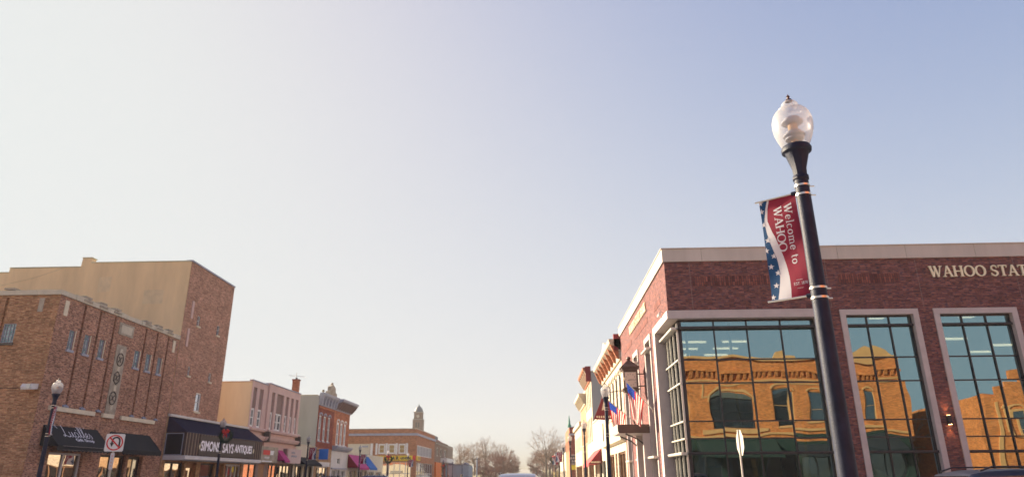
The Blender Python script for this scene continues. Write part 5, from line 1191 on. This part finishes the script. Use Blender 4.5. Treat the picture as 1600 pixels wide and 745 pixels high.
pts = [(.04+r1*math.cos(R(a)), cz+r1*math.sin(R(a))) for a in range(0, 181, 20)]; pin = [(.04+r2*math.cos(R(a)), cz+r2*math.sin(R(a))) for a in range(0, 181, 20)]
for k in range(9): b.poly([SGN(*pts[k], .064), SGN(*pts[k+1], .064), SGN(*pin[k+1], .064), SGN(*pin[k], .064)], 'black')
b.poly([SGN(.04+r2, cz, .064), SGN(.04+r1, cz, .064), SGN(.04+r1, zc-.2, .064), SGN(.04+r2, zc-.2, .064)], 'black')
b.poly([SGN(.04-r1, cz, .064), SGN(.04-r2, cz, .064), SGN(.04-r2, zc-.02, .064), SGN(.04-r1, zc-.02, .064)], 'black')
b.poly([SGN(-.175, zc-.01, .064), SGN(-.02, zc-.01, .064), SGN(-.0975, zc-.17, .064)], 'black'); b.build('symbol', pl)
b = MB(); b.box(SGN, -.075, .075, 2.05, 2.69, .052, .06, 'offw'); sp = b.build('lower_plate', ns)
b = MB()
for k in range(4): b.box(SGN, -.03, .03, 2.16+k*.13, 2.22+k*.13, .061, .064, 'pink')
b.build('marking', sp)
b = MB(); b.box(SGN, -.035, .035, 0, 3.45, -.02, .05, 'stone'); b.box(SGN, -.012, .012, 0, 3.45, .0505, .054, 'stone_d'); b.build('post', ns)

ss = thing('stop_sign', 'stop sign seen edge-on with its pale back, in front of the corner glazing', 'traffic sign', (7.14, 25.5, 0))
FSX = FX(7.14, -1)   # back towards -X, face towards +X
oc = lambda r: [(25.5+r*math.cos(R(22.5+45*k)), 2.76+r*math.sin(R(22.5+45*k))) for k in range(8)]
b = MB(); b.prism(FSX, oc(.47), -.035, -.03, 'alu_l', 'alu_l'); b.build('sign_plate', ss)
b = MB(); b.poly([FSX(y, z, -.037) for y, z in oc(.47)], 'ban_white'); b.poly([FSX(y, z, -.038) for y, z in oc(.44)], 'red'); put_text(b, lambda s, z, d: FSX(51-s, z, -d), 'STOP', 25.5-.33, 25.5+.33, 2.62, 2.9, .04, 'ban_white', flip=True); b.build('sign_face', ss)
b = MB(); b.tube([(7.14, 25.5, 0), (7.14, 25.5, 3.2)], .032, 'alu_l', 8); b.build('post', ss)

# ------------------------------------------------------------------ CARS
def make_car(name, label, paint, loc, rz, suv=True, L=4.7, Wd=1.88, Ht=1.75, glassm='car_glass'):
    t = thing(name, label, 'car', loc, 'cars standing in the street', rz)
    hb = 1.02 if suv else .92
    top = [(-.5, .60), (-.49, .95), (-.42, hb), (.22, hb), (.30, hb-.06), (.44, hb-.16), (.49, hb-.34), (.5, .5)]
    def section(x, hw, z0, z1, n=None):
        r = .10; return [(x, -hw+.03, z0), (x, -hw, z0+.15), (x, -hw, z1-r), (x, -hw+.05, z1-.03), (x, -hw+.2, z1), (x, hw-.2, z1), (x, hw-.05, z1-.03), (x, hw, z1-r), (x, hw, z0+.15), (x, hw-.03, z0)]
    def loft(b, secs, m, cap=True):
        for A, B in zip(secs, secs[1:]):
            for k in range(len(A)): k2 = (k+1) % len(A); b.poly([A[k], A[k2], B[k2], B[k]], m, False)
        if cap: b.poly(secs[0], m); b.poly(secs[-1], m)
    b = MB(); secs = []
    for fx, z in top:
        e = abs(fx)*2; hw = Wd/2*(1-.10*max(0, e-.7)/.3); secs.append(section(fx*L, hw, .28, z))
    loft(b, secs, paint); body_ = b.build('body', t, True)
    # cabin: belt to roof
    x0, x1, x2, x3 = (-.47, -.40, .06, .22) if suv else (-.36, -.20, .06, .24)
    def cab(x, hwb, hwr, zt): return [(x, -hwb, hb-.01), (x, -hwr-.02, zt-.12), (x, -hwr+.10, zt-.02), (x, -.3, zt+.005), (x, .3, zt+.005), (x, hwr-.10, zt-.02), (x, hwr+.02, zt-.12), (x, hwb, hb-.01)]
    hwb, hwr = Wd/2-.07, Wd/2-.22
    b = MB(); b_sec = [[(p[0]+ (0), p[1], p[2]) for p in cab(x0*L, hwb, hwr, hb+.02)]]
    b_sec += [cab(x1*L, hwb, hwr, Ht-.07), cab((x1+.05)*L, hwb, hwr, Ht-.02), cab(-.12*L, hwb, hwr, Ht), cab((x2-.06)*L, hwb, hwr, Ht-.03), cab(x2*L, hwb, hwr, Ht-.08), cab(x3*L, hwb, hwr, hb+.02)]
    loft(b, b_sec, paint, True); b.build('cabin', t, True)
    # windows as thin proud panels
    def lerp(a, c, f): return tuple(a[i]+(c[i]-a[i])*f for i in range(3))
    for sg in (-1, 1):
        for xa, xb in ((x1*L+.15, -.16*L), (-.14*L, (x2-.02)*L)):
            b = MB(); b.poly([(xa, sg*(hwb+.005), hb+.05), (xb+(.35 if xb > 0 else 0), sg*(hwb+.005), hb+.05), (xb, sg*(hwr+.035), Ht-.15), (xa, sg*(hwr+.035), Ht-.15)], glassm); b.build('side_window', t, True)
    b = MB(); b.poly([(x3*L-.06, -hwb+.12, hb+.07), (x3*L-.06, hwb-.12, hb+.07), (x2*L+.075, hwr-.06, Ht-.13), (x2*L+.075, -hwr+.06, Ht-.13)], glassm); b.build('windscreen', t, True)
    b = MB(); b.poly([(x0*L-.02, -hwb+.14, hb+.10), (x0*L-.02, hwb-.14, hb+.10), (x1*L-.05, hwr-.06, Ht-.16), (x1*L-.05, -hwr+.06, Ht-.16)], glassm); b.build('rear_window', t, True)
    for sx in (-.31, .32):
        for sg in (-1, 1):
            b = MB(); b.tube([(sx*L, sg*(Wd/2-.24), .35), (sx*L, sg*(Wd/2-.0), .35)], .35, 'tyre', 20); wv = b.build('wheel', t, True)
            b = MB(); b.tube([(sx*L, sg*(Wd/2-.05), .35), (sx*L, sg*(Wd/2+.012), .35)], .21, 'rim', 14); b.build('rim', wv, True)
    for sg in (-1, 1):
        b = MB(); b.box(WORLD, .465*L, .497*L, .68, .84, sg*.62-.16, sg*.62+.16, 'lens'); b.build('headlight', t, True)
        b = MB(); b.box(WORLD, -.502*L, -.48*L, .78, 1.0, sg*.74-.1, sg*.74+.1, 'lens_r'); b.build('tail_light', t, True)
        b = MB(); b.box(WORLD, .12*L, .17*L, hb+.02, hb+.16, sg*(Wd/2+.06)-.07, sg*(Wd/2+.06)+.07, paint); b.build('mirror', t, True)
    if suv:
        b = MB()
        for sg in (-1, 1): b.tube([(x1*L+.25, sg*(hwr-.06), Ht-.03), (x1*L+.5, sg*(hwr-.06), Ht+.035), (-.02*L, sg*(hwr-.06), Ht+.035), (.03*L, sg*(hwr-.06), Ht-.04)], .018, 'alu', 6)
        b.each('roof_rail', t, True)
    return t
make_car('parked_car', 'dark blue sport utility car whose roof shows at the lower right before the bank windows', 'car_dark', (8.55, 14.7, 0), R(180), Ht=1.755, L=4.9)
make_car('parked_car', 'silver white sport utility car in the middle of the street', 'car_white', (-.8, 30.2, .004), R(90), Ht=1.80, Wd=2.0)
make_car('parked_car', 'indigo car parked in front of the red brick shops', 'car_purple', (-17.0, 56, 0), R(182), Ht=1.80)
make_car('parked_car', 'indigo car parked in front of the magenta and blue awnings', 'car_purple', (-17.0, 71, 0), R(186), Ht=1.92, L=5.2)
make_car('parked_car', 'red car parked far along the left kerb', 'car_red', (-17.0, 150, 0), R(180))
make_car('parked_car', 'white car parked far along the left kerb', 'car_white', (-17.0, 158, 0), R(180), suv=False, Ht=1.45)
make_car('parked_car', 'dark car driving down the hill road', 'car_dark', (-12, 330, gz(330)+.2), R(-90))
make_car('parked_car', 'beige car at the foot of the hill road', 'car_gold', (-17.5, 290, gz(290)+.3), R(-60))
make_car('parked_car', 'grey white car by the trees at the end of the street', 'car_white', (-15, 315, gz(315)+.2), R(-80))
make_car('parked_car', 'maroon car parked on the right side far away', 'car_red', (.2, 100, 0), R(0), suv=False, Ht=1.5)

# ------------------------------------------------------------------ BARE TREES
def make_tree(name, label, loc, Hh, rx, fork, seed, tm='twig', trunk_r=.4, nl=13, nb=9, nt_=8, tr_=.022, group='bare winter trees at the end of the street'):
    """bare crown: limbs leave the trunk above the fork and reach into an oval volume, each carrying branches and twigs"""
    rnd = random.Random(seed); t = thing(name, label, 'tree', loc, group); tb, cb = MB(), MB()
    cz, rz = (Hh+fork*.7)/2, (Hh-fork*.7)/2
    def inside(k):
        while True:
            v = Vector((rnd.uniform(-1, 1), rnd.uniform(-1, 1), rnd.uniform(-1, 1)))
            if k*.8 < v.length <= k and v.z > -.75: return Vector((v.x*rx*(1-.25*max(0, -v.z)), v.y*rx, cz+v.z*rz))
    def curve(a, c, lift, n, wob):
        m = a.lerp(c, .5)+Vector((rnd.gauss(0, wob), rnd.gauss(0, wob), lift)); return [a.lerp(m, f/n).lerp(m.lerp(c, f/n), f/n) for f in range(n+1)]
    top = Vector((rnd.gauss(0, .3), rnd.gauss(0, .3), Hh*.62)); tk = curve(Vector((0, 0, 0)), top, 0, 6, .25)
    tb.tube(tk, [trunk_r*(1-.78*k/6) for k in range(7)], 'bark', 8, caps=False)
    for _ in range(nl):
        f = rnd.uniform(fork/(Hh*.62), 1); a = tk[min(int(f*6), 6)]; e = inside(.72); r0_ = trunk_r*rnd.uniform(.22, .42)
        lc = curve(a, e, abs(e.xy.length)*-.12+.3, 5, .4); tb.tube(lc, [r0_*(1-.7*k/5) for k in range(6)], 'bark', 5, caps=False)
        for _ in range(nb):
            i_ = rnd.randint(2, 5); b0 = lc[i_]; e2 = inside(1.0); 
            for _k in range(3):
                c_ = inside(1.0)
                if (c_-b0).length < (e2-b0).length: e2 = c_
            bc = curve(b0, e2, .2, 3, .25); cb.tube(bc, [r0_*.30, r0_*.22, tr_*1.6, tr_*1.2], tm, 3, caps=False)
            for _ in range(nt_):
                p = bc[rnd.randint(1, 3)]; d = (p-Vector((0, 0, cz*.7))).normalized()+Vector((rnd.gauss(0, .6), rnd.gauss(0, .6), rnd.gauss(.25, .5))); d.normalize()
                q = p+d*rnd.uniform(.07, .16)*Hh*.8; cb.tube([p, p.lerp(q, .5)+Vector((rnd.gauss(0, .1), rnd.gauss(0, .1), .08)), q], [tr_, tr_*.8, tr_*.45], tm, 3, caps=False)
    tb.build('trunk', t, True); cb.build('crown', t, True); return t
TR = [  # x, y, height, crown radius, fork height, seed, twig material, trunk radius, label
 (3.0, 255, 17.6, 7.2, 5.0, 3, 'twig', .55, 'largest bare tree with an open rounded crown right of the street end'),
 (8.6, 262, 12.0, 4.6, 2.0, 8, 'twig_d', .35, 'russet bare tree at the right edge of the largest bare tree'),
 (-.4, 268, 10.0, 3.6, 1.2, 21, 'twig_d', .3, 'short russet bare tree left of the largest bare tree'),
 (4.6, 285, 12.0, 4.6, 1.5, 41, 'twig_d', .4, 'russet bare tree close behind the largest bare tree'),
 (-11.8, 250, 11.6, 4.2, 1.8, 5, 'twig_d', .42, 'dense dark bare tree left of the gap at the street end'),
 (-15.2, 262, 9.6, 4.0, 1.6, 17, 'twig_d', .4, 'second dense bare tree behind the dark one left of the gap'),
 (-9.4, 272, 8.6, 3.0, 1.5, 27, 'twig_d', .3, 'small dark bare tree closest to the left edge of the gap'),
 (-21.8, 300, 16.4, 5.2, 5.0, 7, 'twig', .45, 'tall pale bare tree in the middle of the left group'),
 (-27.6, 312, 14.6, 5.2, 4.0, 9, 'twig', .45, 'pale bare tree with broad crown left of the tallest pale one'),
 (-32.2, 300, 14.0, 5.0, 4.0, 12, 'twig', .45, 'pale bare tree just right of the brown brick building'),
 (-17.2, 325, 14.0, 5.4, 4.0, 33, 'twig', .45, 'pale bare tree behind the dense dark trees'),
 (-20.4, 268, 7.4, 3.4, 1.0, 14, 'twig_d', .3, 'low russet bare tree between the pale and the dark trees'),
 (36, -14, 9.0, 4.0, 2.5, 31, 'twig', .22, 'bare tree behind the viewer, mirrored in the second bank window')]
for x, y, Hh, rx_, fk, sd_, tm, tr, lab in TR:
    dk = tm == 'twig_d'
    make_tree('bare_tree', lab, (x, y, gz(y)-.1), Hh, rx_, fk, sd_, tm, tr, nl=15, nb=10 if dk else 9, nt_=9 if dk else 7, tr_=.036 if dk else .024)
# russet hedge masses below the trees
def hedge(x0, x1, y, h, label, seed):
    rnd = random.Random(seed); b = MB(); st = MB()
    for k in range(int((x1-x0)*260)):
        f = rnd.random(); x = x0+(x1-x0)*f; e = math.sin(math.pi*f)**.5*(.8+.2*math.sin(f*17+seed))
        z = rnd.random()**.7*h*e; d = Vector((rnd.gauss(0, 1), rnd.gauss(0, 1), rnd.uniform(.2, 1.6))).normalized()*.5; n = d.orthogonal().normalized()*.05
        yy = y+rnd.gauss(0, 1.0); g = gz(y); b.poly([(x-n.x, yy-n.y, g+z-n.z), (x+n.x, yy+n.y, g+z+n.z), (x+d.x, yy+d.y, g+z+d.z)], 'twig_d')
    o = thing('hedge', label, 'hedge', ((x0+x1)/2, y, gz(y))); b.build('foliage', o)
    for k in range(12): x = x0+(x1-x0)*(k+.5)/12; st.tube([(x, y, gz(y)-.1), (x+rnd.gauss(0, .2), y, gz(y)+h*.6)], .05, 'bark', 5)
    st.each('stem', o)
hedge(-19.5, -13, 240, 3.6, 'low rounded russet hedge left of the dark bare tree', 2)
hedge(-2.6, 3, 250, 4.0, 'russet brush at the foot of the largest bare tree', 5); hedge(3.4, 11, 246, 4.4, 'russet brush to the right of the largest tree trunk', 9)

# ------------------------------------------------------------------ far low buildings behind the left row
def house(name, label, x0, x1, y0, y1, h, rh, wm, rm, cat='house'):
    t = thing(name, label, cat, ((x0+x1)/2, y0, gz(y0))); g = gz(y0)
    b = MB(); b.box(WORLD, x0, x1, g-.3, g+h, y0, y1, wm); b.build('wall', t)
    b = MB(); F = FS(y0); b.prism(F, [(x0-.3, g+h+.002), (x1+.3, g+h+.002), ((x0+x1)/2, g+h+rh)], -(y1-y0), .2, rm); b.build('roof', t)
    n = max(1, int((x1-x0)/3))
    for k in range(n):
        c = x0+(x1-x0)*(k+.5)/n; window(t, F, c-.5, c+.5, g+1.2, g+2.6, d=.07, fm='white')
    return t
house('pale_house', 'far pale blue grey flat building with small red marks', -29, -20.6, 214, 226, 5.1, .3, 'house', 'haze_roof')
house('gabled_house', 'far house with a violet gabled roof, left one of the pair', -33, -27.4, 236, 246, 4.8, 2.0, 'brick_tan', 'haze_roof'); house('gabled_house', 'far house with a violet gabled roof, right one of the pair', -26, -22.5, 238, 248, 4.2, 1.8, 'brick_umber', 'haze_roof')
house('brick_house', 'far dark red house beside the brown brick building', -34, -26.5, 203, 212, 6.0, 2.8, 'brick_red', 'haze_roof')
house('long_shed', 'far long low tan shed at the foot of the hill road', -21, -12.6, 275, 285, 2.4, 1.0, 'letter_gold', 'haze_roof', 'shed')
st_ = thing('utility_pole', 'far pale utility pole left of the russet hedge', 'pole', (-19.2, 226, 0)); b = MB(); b.tube([(-19.2, 226, 0), (-19.2, 226, 7.6)], .22, 'house', 8); b.build('shaft', st_); b = MB(); b.box(WORLD, -20.4, -18, 7.0, 7.2, 225.7, 225.8, 'bark'); b.build('crossarm', st_)

# ------------------------------------------------------------------ air
hm = bpy.data.materials.new('air_haze'); hm.use_nodes = True; hn = hm.node_tree; hn.nodes.clear()
pv = hn.nodes.new('ShaderNodeVolumePrincipled'); pv.inputs['Color'].default_value = (.95, .93, .92, 1); pv.inputs['Density'].default_value = .00030; pv.inputs['Anisotropy'].default_value = .0
ho = hn.nodes.new('ShaderNodeOutputMaterial'); hn.links.new(pv.outputs[0], ho.inputs['Volume']); M['haze'] = hm
b = MB(); b.box(WORLD, -420, 420, -2, 48, -90, 640, 'haze'); hz = b.build('haze'); hz['kind'] = 'stuff'
